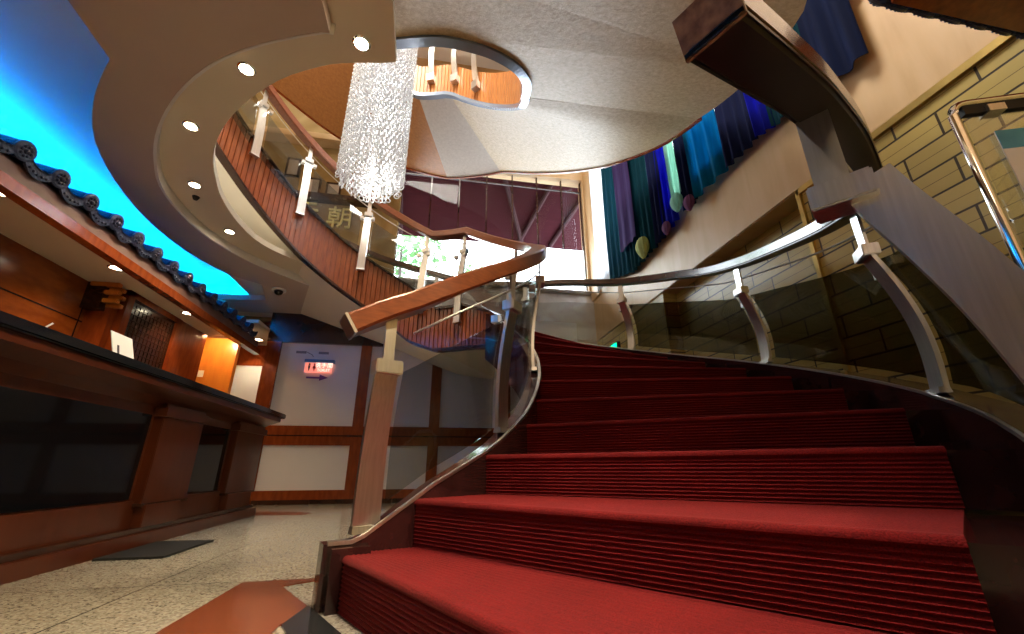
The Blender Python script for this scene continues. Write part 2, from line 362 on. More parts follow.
# nosing lines (inner point, outer point) of steps 1..12
NOSE = {1: ((-0.30, 1.77), (0.46, 0.40)), 2: ((-0.04, 1.82), (0.925, 0.66)), 3: ((0.21, 2.06), (1.46, 1.02)), 4: ((0.43, 2.37), (1.88, 1.41))}
for k in range(5, 13):
    th = -31.3+8.65*(k-4)
    ri = interp([(4, 1.55), (6, 1.65), (9, 1.76), (12, 1.76)], k); ro = 3.30
    a = P(th, ri, 0); b = P(th, ro, 0); NOSE[k] = ((a.x, a.y), (b.x, b.y))
TH12 = -31.3+8.65*8

# ---- floor and room shell
bm = bmesh.new(); box(bm, -4.6, 3.4, -3.2, 9.2, -0.12, 0.0); fl = struct(finish('floor', bm, M['terrazzo']), 'pale speckled terrazzo floor')
def inlay(name, pts, mat, z=0.004):
    bm = bmesh.new(); plate(bm, [pts], -0.002, z); return finish(name, bm, mat)
RD = thing('floor_inlay', 'polished red granite star inlay in the terrazzo floor beside the stair foot', 'floor inlay', (-0.7, 1.9, 0))
o = inlay('red_stone', [(-1.01, -0.4), (-0.74, -0.4), (-0.42, -0.4), (-0.42, 1.56), (-0.42, 1.60), (-0.385, 1.78), (-0.56, 2.08), (-0.42, 2.165), (-0.42, 2.19), (-0.74, 2.17), (-0.75, 1.65)][1:], M['red_tile']); o.parent = RD; o.matrix_parent_inverse = Matrix.Translation(-RD.location)
o = inlay('black_stone', [(-0.385, 1.785), (-0.415, 1.60), (-0.30, 1.36), (-0.12, 1.30)], M['black_tile'], 0.006); o.parent = RD; o.matrix_parent_inverse = Matrix.Translation(-RD.location); o['label'] = 'black granite wedge'
o = inlay('floor_inlay_band', [(-1.95, 5.10), (-1.25, 4.98), (-1.20, 5.12), (-1.42, 5.30), (-1.95, 5.36)], M['red_tile']); tag(o, 'dull red granite band across the floor near the panelled wall', 'floor inlay')
bm = bmesh.new(); box(bm, -1.69, -1.36, 2.80, 3.36, 0.001, 0.012, 0.003); tag(finish('floor_mat', bm, M['matte_black']), 'small black rectangular mat lying against the reception counter base', 'mat')

# ---- right wall: brick below, beige cladding above
XW = 2.9
bm = bmesh.new()
box(bm, XW, XW+0.5, -3.2, 2.44, 0, 2.62)
box(bm, XW+0.20, XW+0.5, 2.44, 4.66, 0, 2.62)
box(bm, XW, XW+0.5, 4.66, 7.0, 0, 2.62)
struct(finish('wall_right', bm, M['brick']), 'olive yellow brick wall with a shallow recess')
bm = bmesh.new(); box(bm, XW-0.01, XW+0.5, -3.2, 7.0, 2.62, 3.62)
struct(finish('wall_right_cladding', bm, M['beige']), 'beige stone band above the brick wall')
bm = bmesh.new(); box(bm, XW+0.05, XW+0.5, -3.2, 1.85, 3.42, 9.0); box(bm, XW+0.05, XW+0.5, 1.0, 6.9, 6.7, 9.0); box(bm, XW-0.05, XW+0.5, 6.62, 7.0, 3.42, 9.0)
struct(finish('wall_right_upper', bm, M['beige']))
bm = bmesh.new(); box(bm, XW-0.025, XW-0.002, -1.0, 2.455, 2.575, 2.625); box(bm, XW-0.025, XW+0.02, 2.43, 2.465, 0, 2.625)
struct(finish('trim_1', bm, M['brass']), 'gold metal trim along the brick edge')
bm = bmesh.new(); box(bm, XW-0.022, XW, -1.0, 7.0, 2.628, 2.645)
struct(finish('trim_2', bm, M['beige']))
# side window behind the curtains
wf = bmesh.new()
for y in (1.0, 2.45, 3.9, 5.35, 6.56): box(wf, XW+0.12, XW+0.18, y, y+0.06, 3.42, 6.7)
for z in (3.42, 5.0, 6.64): box(wf, XW+0.12, XW+0.18, 1.0, 6.62, z, z+0.06)
sw = struct(finish('window_1', wf, M['white']), 'tall side window behind the curtains')
bm = bmesh.new(); box(bm, XW+0.145, XW+0.152, 1.0, 6.62, 3.42, 6.7); finish('pane', bm, M['clear_glass'], sw)

# ---- back: panelled wall low, stone landing wall, window above
bm = bmesh.new(); box(bm, -0.8, 3.4, 7.0, 7.25, 0, 3.55); struct(finish('wall_back', bm, M['landing_stone']), 'grey stone wall under the big window')
bm = bmesh.new(); box(bm, -4.6, -0.86, 7.0, 7.25, 2.7, 9.0)
struct(finish('wall_back_left', bm, M['gold_marble']), 'golden marble wall with gilt lettering')
bm = bmesh.new(); box(bm, -0.86, 3.4, 7.0, 7.25, 6.2, 9.0); box(bm, 2.82, 3.4, 7.0, 7.25, 3.55, 6.2)
struct(finish('wall_back_upper', bm, M['beige']))
bm = bmesh.new(); box(bm, -0.86, 2.82, 6.90, 7.25, 3.55, 3.60, 0.01); struct(finish('trim_3', bm, M['landing_stone']), 'stone window sill')
wf = bmesh.new()
xs = [-0.86, -0.30, 0.25, 0.80, 1.33, 1.85, 2.38, 2.80]
for i, x in enumerate(xs): box(wf, x-0.012, x+0.012, 7.08, 7.14, 4.55 if 0 < i < 7 else 3.60, 6.2)
for z in (5.95,): box(wf, -0.86, 2.82, 7.09, 7.13, z, z+0.02)
wn = struct(finish('window_2', wf, M['dark_wood']), 'large dark framed window above the landing')
bm = bmesh.new(); box(bm, -0.86, 2.82, 7.105, 7.112, 3.60, 6.2); finish('pane', bm, M['window_glass'], wn)
bm = bmesh.new(); box(bm, 2.80, 2.82, 6.98, 7.0, 3.6, 6.2)
struct(finish('trim_4', bm, M['beige']))

# panelled wall
PY = 6.4
bm = bmesh.new(); box(bm, -2.30, 2.3, PY, PY+0.1, 0, 2.75); struct(finish('wall_panelled', bm, M['panel']), 'white panelled wall with red wood rails')
bm = bmesh.new()
box(bm, -2.40, 2.3, PY-0.03, PY, 0.74, 1.0)
box(bm, -2.40, 2.3, PY-0.03, PY, 0, 0.17)
for x0, x1 in ((-1.12, -0.97), (-0.06, 0.09), (1.0, 1.15)): box(bm, x0, x1, PY-0.034, PY, 0, 2.7)
box(bm, -2.43, -2.24, PY-0.05, PY+0.1, 0, 2.7)
struct(finish('trim_5', bm, M['panel_wood']), 'red brown wood rails and stiles on the white wall')
bm = bmesh.new(); box(bm, -2.43, 1.0, PY-0.06, PY, 2.18, 2.75)
struct(finish('trim_6', bm, M['dark_wood']), 'dark wood header above the white panels')
bm = bmesh.new(); box(bm, -2.45, 2.3, PY-0.05, PY-0.03, 0, 0.055); struct(finish('baseboard_back', bm, M['dark_wood']))
bm = bmesh.new(); box(bm, -2.40, 2.3, PY-0.045, PY-0.03, 0.86, 0.875); struct(finish('trim_7', bm, M['dark_wood']))

# left and front walls, roof
bm = bmesh.new(); box(bm, -4.7, -4.5, -3.2, 9.2, 0, 9.0); struct(finish('wall_left', bm, M['cream']))
bm = bmesh.new(); box(bm, -4.6, 3.4, -3.3, -3.15, 0, 9.0); struct(finish('wall_front', bm, M['beige']))
bm = bmesh.new(); box(bm, -4.7, 3.4, -3.3, 7.3, 9.0, 9.1); struct(finish('ceiling_top', bm, M['white']))
bm = bmesh.new(); box(bm, -4.6, -0.6, 9.0, 9.2, 0, 3.0); box(bm, -0.82, -0.7, 7.2, 9.1, 0, 3.0); struct(finish('wall_passage', bm, M['panel_wood']))
bm = bmesh.new(); box(bm, -4.6, -0.6, PY+0.1, 9.2, 2.76, 2.86); struct(finish('ceiling_passage', bm, M['cream']))

# ------------------------------------------------------------------ lobby ceilings (mauve plane, recessed ring, blue cove)
ring_in = crom([(0.2, 1.66, 0), (-0.05, 1.80, 0), (-0.34, 1.90, 0), (-0.60, 1.95, 0), (-0.79, 2.01, 0), (-1.07, 2.16, 0), (-1.37, 2.41, 0), (-1.60, 2.67, 0), (-1.77, 2.95, 0), (-1.88, 3.24, 0),
                (-1.96, 3.56, 0), (-1.98, 3.98, 0), (-1.90, 4.36, 0), (-1.67, 4.66, 0), (-1.32, 4.92, 0)], 3)[6:]
ring_out = [(-0.66, -3.1, 0), (-0.66, 1.72, 0)] + [tuple(v) for v in crom([(-0.70, 1.72, 0), (-0.90, 1.79, 0), (-1.11, 1.88, 0), (-1.34, 2.01, 0), (-1.59, 2.21, 0), (-1.81, 2.44, 0), (-2.01, 2.70, 0), (-2.17, 2.98, 0),
            (-2.31, 3.31, 0), (-2.36, 3.71, 0), (-2.32, 4.16, 0), (-2.12, 4.64, 0), (-1.81, 5.02, 0), (-1.45, 5.40, 0), (-1.0, 5.75, 0)], 3)] + [(-1.0, 6.38, 0)]
cove = [(-2.75, -2.4, 0), (-1.9, -2.4, 0), (-1.88, 1.0, 0), (-1.89, 1.78, 0), (-1.91, 2.10, 0)] + [tuple(v) for v in crom([(-1.93, 2.12, 0), (-2.07, 2.27, 0), (-2.24, 2.48, 0), (-2.45, 2.82, 0), (-2.62, 3.30, 0), (-2.72, 3.91, 0), (-2.68, 4.52, 0), (-2.50, 5.02, 0), (-2.22, 5.28, 0)], 3)] + [(-2.36, 5.84, 0), (-3.4, 5.95, 0), (-3.4, -2.4, 0)]
bm = bmesh.new(); plate(bm, [ring_out + [(-4.5, 6.38, 0), (-4.5, -3.1, 0)], cove], 2.62, 2.70); struct(finish('ceiling', bm, M['mauve']), 'mauve plaster ceiling with curved openings')
bm = bmesh.new(); plate(bm, [[(-0.30, -3.1, 0), (-0.31, 1.0, 0)] + [tuple(v) for v in ring_in] + [(-1.2, 5.30, 0), (-1.2, 6.3, 0), (-2.6, 6.3, 0), (-2.60, 4.6, 0), (-2.5, 3.2, 0), (-1.9, 2.3, 0), (-1.0, 1.70, 0), (-0.9, -3.1, 0)]], 2.70, 2.76)
struct(finish('ceiling_ring', bm, M['cream']), 'cream recessed ceiling ring with downlights')
bm = bmesh.new()
lp = [Vector(v) for v in ring_out[1:-1]]
for i, p in enumerate(lp[:-1]):
    q = lp[i+1]
    loft(bm, [[(p.x, p.y, 2.615), (p.x+0.02, p.y+0.004, 2.615), (p.x+0.02, p.y+0.004, 2.70), (p.x, p.y, 2.70)], [(q.x, q.y, 2.615), (q.x+0.02, q.y+0.004, 2.615), (q.x+0.02, q.y+0.004, 2.70), (q.x, q.y, 2.70)]])
struct(finish('trim_12', bm, M['white']), 'white upstand of the recessed ceiling ring')
# cove box
cv = [(-1.60, -2.9, 0), (-1.60, 1.5, 0), (-1.62, 1.95, 0)] + [(p[0]+0.16, p[1], 0) for p in cove[6:-3]] + [(-1.95, 5.25, 0), (-1.95, 6.3, 0)]
bm = bmesh.new(); plate(bm, [cv+[(-3.5, 6.3, 0), (-3.5, -2.9, 0)]], 2.98, 3.03)
for (x0, x1, y0, y1) in ((-3.50, -3.45, -2.9, 6.3), (-3.45, -1.95, 6.28, 6.33), (-3.45, -1.6, -2.9, -2.85)): box(bm, x0, x1, y0, y1, 2.70, 2.98)
struct(finish('ceiling_cove', bm, M['white']), 'white cove ceiling washed with blue light')
bm = bmesh.new()
for (a, b) in zip(cv, cv[1:]):
    loft(bm, [[(a[0], a[1], 2.70), (a[0]+0.03, a[1], 2.70), (a[0]+0.03, a[1], 2.98), (a[0], a[1], 2.98)], [(b[0], b[1], 2.70), (b[0]+0.03, b[1], 2.70), (b[0]+0.03, b[1], 2.98), (b[0], b[1], 2.98)]])
struct(finish('ceiling_cove_side', bm, M['white']))

# downlights
def downlight(x, y, z, power, label, group, lit=True, r=0.045, col=WARM):
    t = thing('downlight', label, 'ceiling light', (x, y, z), group)
    bm = bmesh.new(); secs = []
    for rr, zz in ((r*1.35, z), (r*1.35, z-0.006), (r*1.05, z-0.010), (r, z-0.002), (r, z)):
        secs.append([(x+rr*math.cos(a*math.pi/12), y+rr*math.sin(a*math.pi/12), zz) for a in range(24)])
    loft(bm, secs, cap=False); finish('rim', bm, M['chrome'], t, True)
    bm = bmesh.new(); cyl(bm, (x, y, z-0.004), r*0.95, 0.003); finish('lamp', bm, M['bulb'] if lit else M['matte_black'], t)
    if lit:
        l = spot('downlight_beam', (x, y, z-0.02), power, col, 130, 0.8, 0.035); l.parent = t; l.matrix_parent_inverse = Matrix.Translation(-t.location)
    return t
dls = [(-0.52, 1.81, 'downlight nearest the square notch in the cream ceiling ring'), (-1.22, 2.10, 'second downlight from the notch in the cream ceiling ring'),
       (-1.78, 2.65, 'downlight at the leftward bend of the cream ceiling ring'), (-2.09, 3.36, 'downlight beside the small sprinkler on the cream ceiling ring'),
       (-2.13, 4.12, 'downlight farthest back along the cream ceiling ring')]
for x, y, lab in dls: downlight(x, y, 2.70, 26, lab, 'downlights of the ceiling ring', r=0.037)
bm = bmesh.new(); cyl(bm, (-2.17, 3.55, 2.672), 0.018, 0.028, 12, 0.03); tag(finish('sprinkler_head', bm, M['matte_black']), 'small dark sprinkler head on the cream ceiling ring', 'sprinkler')
t = thing('dome_camera', 'small black round ceiling camera beside the end of the blue cove', 'camera', (-2.06, 5.42, 2.62))
bm = bmesh.new(); cyl(bm, (-2.06, 5.42, 2.600), 0.085, 0.02, 24); finish('base', bm, M['white'], t)
bm = bmesh.new(); bmesh.ops.create_uvsphere(bm, u_segments=20, v_segments=10, radius=0.055, matrix=Matrix.Translation((-2.06, 5.42, 2.598))); finish('dome', bm, M['black'], t, True)

# ------------------------------------------------------------------ lower staircase
ST = thing('staircase', 'curved staircase with ribbed red carpet rising past dark stone stringers', 'staircase', (0.4, 1.4, 0))
def nose_pts(k):
    a, b = NOSE[k]; return Vector((a[0], a[1], 0)), Vector((b[0], b[1], 0))
def stone_line(k):
    """nosing line of step k extended to the stringers"""
    a, b = nose_pts(k); d = (b-a).normalized()
    def hit(th_guess_r, p, dr):
        q = p.copy()
        for _ in range(400):
            r = math.hypot(q.x-CX, q.y-CY); th = math.degrees(math.atan2(q.y-CY, q.x-CX))
            lim = (rst(th)+0.02) if dr > 0 else (rri(th)-0.02)
            if (dr > 0 and r >= lim) or (dr < 0 and r <= lim): break
            q += d*0.004*dr
        return q
    return hit(0, a, -1), hit(0, b, 1)
SL = {k: stone_line(k) for k in range(1, 13)}
lp0, lp1 = P(61, 1.66, 0), P(61, 3.43, 0)
for k in range(1, 13):
    a, b = SL[k]; z = k*H
    if k < 12: c, d = SL[k+1]
    else: c, d = lp0, lp1
    bm = bmesh.new()
    if k < 12:
        n = 1; ia = [a, b, d, c]
        off = (b-a).normalized(); nrm = Vector((off.y, -off.x, 0)) * 1.0
        lo = [Vector((p.x, p.y, max(0.0, z-0.168 if k > 1 else 0))) for p in ia]
        ia2 = [Vector((p.x, p.y, z-0.012)) for p in ia]
        loft(bm, [lo, ia2])
    else:
        ths = frange(TH12, 61, 4); inn = [P(t, 1.66, 0) for t in ths]; out = [P(t, 3.40, 0) for t in ths]
        for i in range(len(ths)-1):
            q = [inn[i], out[i], out[i+1], inn[i+1]]
            loft(bm, [[Vector((p.x, p.y, z-0.25)) for p in q], [Vector((p.x, p.y, z-0.012)) for p in q]])
    bmesh.ops.remove_doubles(bm, verts=bm.verts[:], dist=1e-5)
    o = finish('step' if k < 12 else 'landing', bm, M['stone'], ST)
# ribbed carpet, one length per step laid on stone
def carpet_step(k):
    a, b = nose_pts(k); z = k*H
    d = (b-a).normalized(); out = Vector((d.y, -d.x, 0))     # points down the stair
    if out.dot(Vector((0, -1, 0))) < 0 and k < 9: out = -out
    ca, cb = (nose_pts(k+1) if k < 12 else (P(61, 1.80, 0), P(61, 3.30, 0)))
    prof = []                                        # (forward offset, z)
    nr = 11
    for i in range(nr*4+1):
        u = i/(nr*4); zz = z-H+0.004+(H-0.026)*u
        prof.append((0.013+0.0028*math.cos(u*nr*2*math.pi), zz))
    for i in range(7):
        t = i/6*math.pi/2; prof.append((0.004+0.016*math.cos(t), z-0.018+0.018*math.sin(t)))
    bm = bmesh.new(); ra, rb = [], []
    for o_, zz in prof:
        ra.append(bm.verts.new((a.x+out.x*o_, a.y+out.y*o_, zz))); rb.append(bm.verts.new((b.x+out.x*o_, b.y+out.y*o_, zz)))
    n = 34
    for i in range(1, n+1):                      # tread with faint ribs
        u = i/n; zz = z + 0.0012*math.cos(i*math.pi)
        p = a.lerp(ca, u); q = b.lerp(cb, u)
        if k < 12 or True:
            ra.append(bm.verts.new((p.x, p.y, zz))); rb.append(bm.verts.new((q.x, q.y, zz)))
    for i in range(len(ra)-1): bm.faces.new((ra[i], ra[i+1], rb[i+1], rb[i]))
    # side edges going down to the stone
    for ring, s in ((ra, -1), (rb, 1)):
        lo = [bm.verts.new((v.co.x-out.x*0.014 if j < len(prof) else v.co.x, v.co.y-out.y*0.014 if j < len(prof) else v.co.y, v.co.z-(0.0 if j < len(prof)-3 else 0.014))) for j, v in enumerate(ring)]
        for i in range(len(ring)-1): bm.faces.new((ring[i], ring[i+1], lo[i+1], lo[i]))
    return finish('stair_carpet', bm, M['carpet'], ST, False)
for k in range(1, 12): carpet_step(k)
# carpet on the landing, an arc
bm = bmesh.new(); ths = frange(TH12, 61, 2)
loft(bm, [[P(t, 1.78, 12*H-0.011), P(t, 3.30, 12*H-0.011), P(t, 3.30, 12*H+0.002), P(t, 1.78, 12*H+0.002)] for t in ths]); 
a, b = nose_pts(12); prof = [(0.013+0.0028*math.cos(u/44*22*math.pi), 11*H+0.004+(H-0.01)*u/44) for u in range(45)]
out = Vector(((b-a).normalized().y, -(b-a).normalized().x, 0)); out = out if out.dot(et(TH12)) < 0 else -out
ra = [bm.verts.new((a.x+out.x*o_, a.y+out.y*o_, z_)) for o_, z_ in prof]; rb = [bm.verts.new((b.x+out.x*o_, b.y+out.y*o_, z_)) for o_, z_ in prof]
for i in range(44): bm.faces.new((ra[i], ra[i+1], rb[i+1], rb[i]))
finish('stair_carpet', bm, M['carpet'], ST)

def helix_box(bm, ths, fr0, fr1, fz0, fz1):
    loft(bm, [[P(t, fr0(t), fz0(t)), P(t, fr1(t), fz0(t)), P(t, fr1(t), fz1(t)), P(t, fr0(t), fz1(t))] for t in ths])
# outer stringer
bm = bmesh.new(); helix_box(bm, frange(-66, 61, 1.5), lambda t: rst(t), lambda t: rst(t)+0.12, lambda t: max(0, nos(t)-0.42), lambda t: nos(t)+0.05)
o = finish('stringer', bm, M['stone'], ST, True, 30)
bm = bmesh.new(); helix_box(bm, frange(-66, 61, 1.5), lambda t: rst(t)-0.004, lambda t: rst(t)+0.006, lambda t: nos(t)+0.04, lambda t: nos(t)+0.053)
finish('edge_strip', bm, M['steel'], ST, True, 30)
# inner stringer
bm = bmesh.new(); helix_box(bm, frange(-69, 30, 1.5), lambda t: rri(t)-0.10, lambda t: rri(t)-0.015, lambda t: max(0, nos(t)-0.42), lambda t: max(nos(t)+0.05, 0.20))
finish('stringer', bm, M['stone'], ST, True, 30)
bm = bmesh.new(); helix_box(bm, frange(-68.5, 30, 1.5), lambda t: rri(t)-0.03, lambda t: rri(t)-0.012, lambda t: max(nos(t)+0.045, 0.195), lambda t: max(nos(t)+0.058, 0.208))
finish('edge_strip', bm, M['steel'], ST, True, 30)
# end block beside the first carpeted step
bm = bmesh.new(); helix_box(bm, frange(-68.2, -63.6, 1.5), lambda t: rri(t)-0.012, lambda t: rri(t)+0.03, lambda t: 0, lambda t: 0.19); finish('end_block', bm, M['stone'], ST)

def rsf(t): return min(3.44, (6.33-CY)/max(0.2, math.sin(R(t)))) if t < 112 else 2.2
# ------------------------------------------------------------------ upper flight above the lobby
UF = thing('stair_flight', 'upper flight of the curved stair with slatted mahogany side above the well', 'staircase', (-0.9, 4.8, 2.0))
FT = [(20, 1.74), (30, 1.93), (45, 2.12), (58, 2.14), (70, 2.44), (100, 3.02), (119, 3.42), (133, 3.75), (150, 4.08), (175, 4.42)]
FB = [(20, 1.45), (30, 1.60), (45, 1.66), (58, 1.68), (69, 1.80), (87, 2.20), (99, 2.42), (116, 2.76), (129, 3.06), (145, 3.42), (160, 3.72), (175, 3.95)]
ft = lambda t: interp(FT, t); fb = lambda t: interp(FB, t)
def fascia(th0, th1, r, ftop, fbot, mat, parent, step=1.9):
    bm = bmesh.new(); secs = []
    t = th0
    while t < th1:
        for dt, dr in ((0.0, 0.014), (0.14*step, 0.014), (0.20*step, 0.0), (0.95*step, 0.0)):
            q = min(t+dt, th1); secs.append([P(q, r+dr, fbot(q)), P(q, r+0.05, fbot(q)), P(q, r+0.05, ftop(q)), P(q, r+dr, ftop(q))])
        t += step
    loft(bm, secs); return finish('slatted_fascia', bm, mat, parent)
fascia(26, 176, 1.63, ft, fb, M['slat'], UF)
bm = bmesh.new(); helix_box(bm, frange(26, 176, 2), lambda t: 1.60, lambda t: 1.69, ft, lambda t: ft(t)+0.03); finish('fascia_cap', bm, M['dark_wood'], UF, True, 30)
bm = bmesh.new(); helix_box(bm, frange(26, 176, 2), lambda t: 1.605, lambda t: 1.70, lambda t: fb(t)-0.03, fb); finish('fascia_lip', bm, M['dark_wood'], UF, True, 30)
bm = bmesh.new(); helix_box(bm, frange(58, 176, 2), lambda t: 1.70, lambda t: rsf(t), lambda t: fb(t)-0.015, lambda t: fb(t)+0.10); finish('soffit', bm, M['soffit'], UF, True, 30)
bm = bmesh.new(); helix_box(bm, frange(36, 58, 2), lambda t: 1.70, lambda t: rsf(t), lambda t: fb(t)-0.015, lambda t: fb(t)+0.06); finish('soffit', bm, M['cream'], UF, True, 30)
for i in range(12):
    a0 = 61+9.05*i; z = 2.184+H*i; bm = bmesh.new(); helix_box(bm, frange(a0, min(a0+9.05, 172), 3), lambda t: 1.69, lambda t: rsf(t)-0.02, lambda t: max(z-0.30, fb(t)+0.08), lambda t: z-0.004); finish('step', bm, M['stone'], UF)
bm = bmesh.new(); helix_box(bm, frange(61, 111, 2), lambda t: rsf(t)-0.02, lambda t: rsf(t)+0.06, lambda t: nos(t)-0.45, lambda t: nos(t)+0.06); finish('stringer', bm, M['stone'], UF, True, 30)

# ------------------------------------------------------------------ railings
def rail_path(ths, fr, fz): return [P(t, fr(t), fz(t)) for t in ths]
def handrail(pts, w, h, mat, parent, name='handrail'):
    bm = bmesh.new(); secs = []; n = len(pts); c = 0.010
    for i, p in enumerate(pts):
        t = (pts[min(i+1, n-1)]-pts[max(i-1, 0)]).normalized(); s = Vector((t.y, -t.x, 0)).normalized(); u = s.cross(t); u = u if u.z > 0 else -u
        prof = [(-w/2, -h/2+c), (-w/2+c, -h/2), (w/2-c, -h/2), (w/2, -h/2+c), (w/2, h/2-c), (w/2-c, h/2), (-w/2+c, h/2), (-w/2, h/2-c)]
        secs.append([p+s*a+u*b for a, b in prof])
    loft(bm, secs); return finish(name, bm, mat, parent, True, 25)
BLK = 0.225
def post(parent, th, fr, fz, out_sign, wleg=0.10, wup=0.07, base_off=0.085, side='outer', bow=0.05):
    zr = fz(th); r = fr(th); zb = zr-0.045-BLK; zf = (nos(th)+0.05) if side != 'upper' else (ft(th)-0.20)
    R0 = Matrix(((er(th).x, et(th).x, 0), (er(th).y, et(th).y, 0), (0, 0, 1)))
    def W(rad, tan, z): v = R0 @ Vector((rad, tan, 0)); return Vector((CX+v.x, CY+v.y, z))
    # curved leg: bows outward below the bracket block
    bm = bmesh.new(); secs = []
    hb = zb-zf
    for i in range(13):
        u = i/12; z = zf+hb*(1-u) if False else zb-hb*u
        off = out_sign*(base_off*u + bow*math.sin(math.pi*min(1, u*0.95)))
        rr = r+off; w2 = wleg/2*(0.92+0.12*u)
        secs.append([W(rr-0.010, -w2, z), W(rr+0.010, -w2, z), W(rr+0.010, w2, z), W(rr-0.010, w2, z)])
    loft(bm, secs); leg = finish('post', bm, M['steel'], parent, True, 30)
    bm = bmesh.new(); loft(bm, [[W(r-0.007, -wup/2, zb), W(r+0.007, -wup/2, zb), W(r+0.007, wup/2, zb), W(r-0.007, wup/2, zb)],
                               [W(r-0.007, -wup/2, zr-0.04), W(r+0.007, -wup/2, zr-0.04), W(r+0.007, wup/2, zr-0.04), W(r-0.007, wup/2, zr-0.04)]])
    finish('upright', bm, M['steel'], leg)
    bm = bmesh.new()
    for s0, s1, z0, z1, t0, t1 in ((-0.035, 0.035, -0.012, 0.045, -wleg*0.56, wleg*0.56),):
        loft(bm, [[W(r+s0, t0, zb+z0), W(r+s1, t0, zb+z0), W(r+s1, t1, zb+z0), W(r+s0, t1, zb+z0)],
                  [W(r+s0, t0, zb+z1), W(r+s1, t0, zb+z1), W(r+s1, t1, zb+z1), W(r+s0, t1, zb+z1)]])
    bmesh.ops.bevel(bm, geom=bm.edges[:], offset=0.004, segments=2, affect='EDGES'); finish('bracket_block', bm, M['steel'], leg)
    rc = r+out_sign*0.06; rf = r+out_sign*base_off
    for tt in ((-wleg*0.75, wleg*0.75) if th > -60 else ()):
        bm = bmesh.new()
        loft(bm, [[W(rc-0.022, tt-0.02, z_), W(rc+0.022, tt-0.02, z_), W(rc+0.022, tt+0.02, z_), W(rc-0.022, tt+0.02, z_)] for z_ in (zb-0.09, zb-0.05)])
        finish('glass_clamp', bm, M['steel'], leg)
    bm = bmesh.new()
    loft(bm, [[W(rf-0.022, -wleg*0.56, zf-0.005), W(rf+0.022, -wleg*0.56, zf-0.005), W(rf+0.022, wleg*0.56, zf-0.005), W(rf-0.022, wleg*0.56, zf-0.005)],
              [W(rf-0.018, -wleg*0.53, zf+0.02), W(rf+0.018, -wleg*0.53, zf+0.02), W(rf+0.018, wleg*0.53, zf+0.02), W(rf-0.018, wleg*0.53, zf+0.02)]])
    finish('foot_plate', bm, M['steel'], leg)
    return leg
def glass(parent, t0, t1, fr, fz, out_sign, mat, base_off=0.085, side='outer', bow=0.05):
    bm = bmesh.new(); NU = 8
    def ring(t, u):
        zr = fz(t); zb = zr-0.045-BLK-0.03; zf = nos(t)+0.10; z = zb-(zb-zf)*u
        off = out_sign*(base_off*u+bow*math.sin(math.pi*min(1, u*0.95))+0.012)
        return fr(t)+off, z
    ths = frange(t0, t1, 2.0)
    A = [[bm.verts.new(P(t, ring(t, j/NU)[0]-0.004, ring(t, j/NU)[1])) for j in range(NU+1)] for t in ths]
    B = [[bm.verts.new(P(t, ring(t, j/NU)[0]+0.004, ring(t, j/NU)[1])) for j in range(NU+1)] for t in ths]
    n = len(ths)
    for X in (A, B):
        for i in range(n-1):
            for j in range(NU): bm.faces.new((X[i][j], X[i+1][j], X[i+1][j+1], X[i][j+1]))
    for i in range(n-1):
        bm.faces.new((A[i][0], A[i+1][0], B[i+1][0], B[i][0])); bm.faces.new((A[i][NU], A[i+1][NU], B[i+1][NU], B[i][NU]))
    for j in range(NU):
        bm.faces.new((A[0][j], A[0][j+1], B[0][j+1], B[0][j])); bm.faces.new((A[-1][j], A[-1][j+1], B[-1][j+1], B[-1][j]))
    return finish('glass_panel', bm, mat, parent, True, 50)

if True: pass
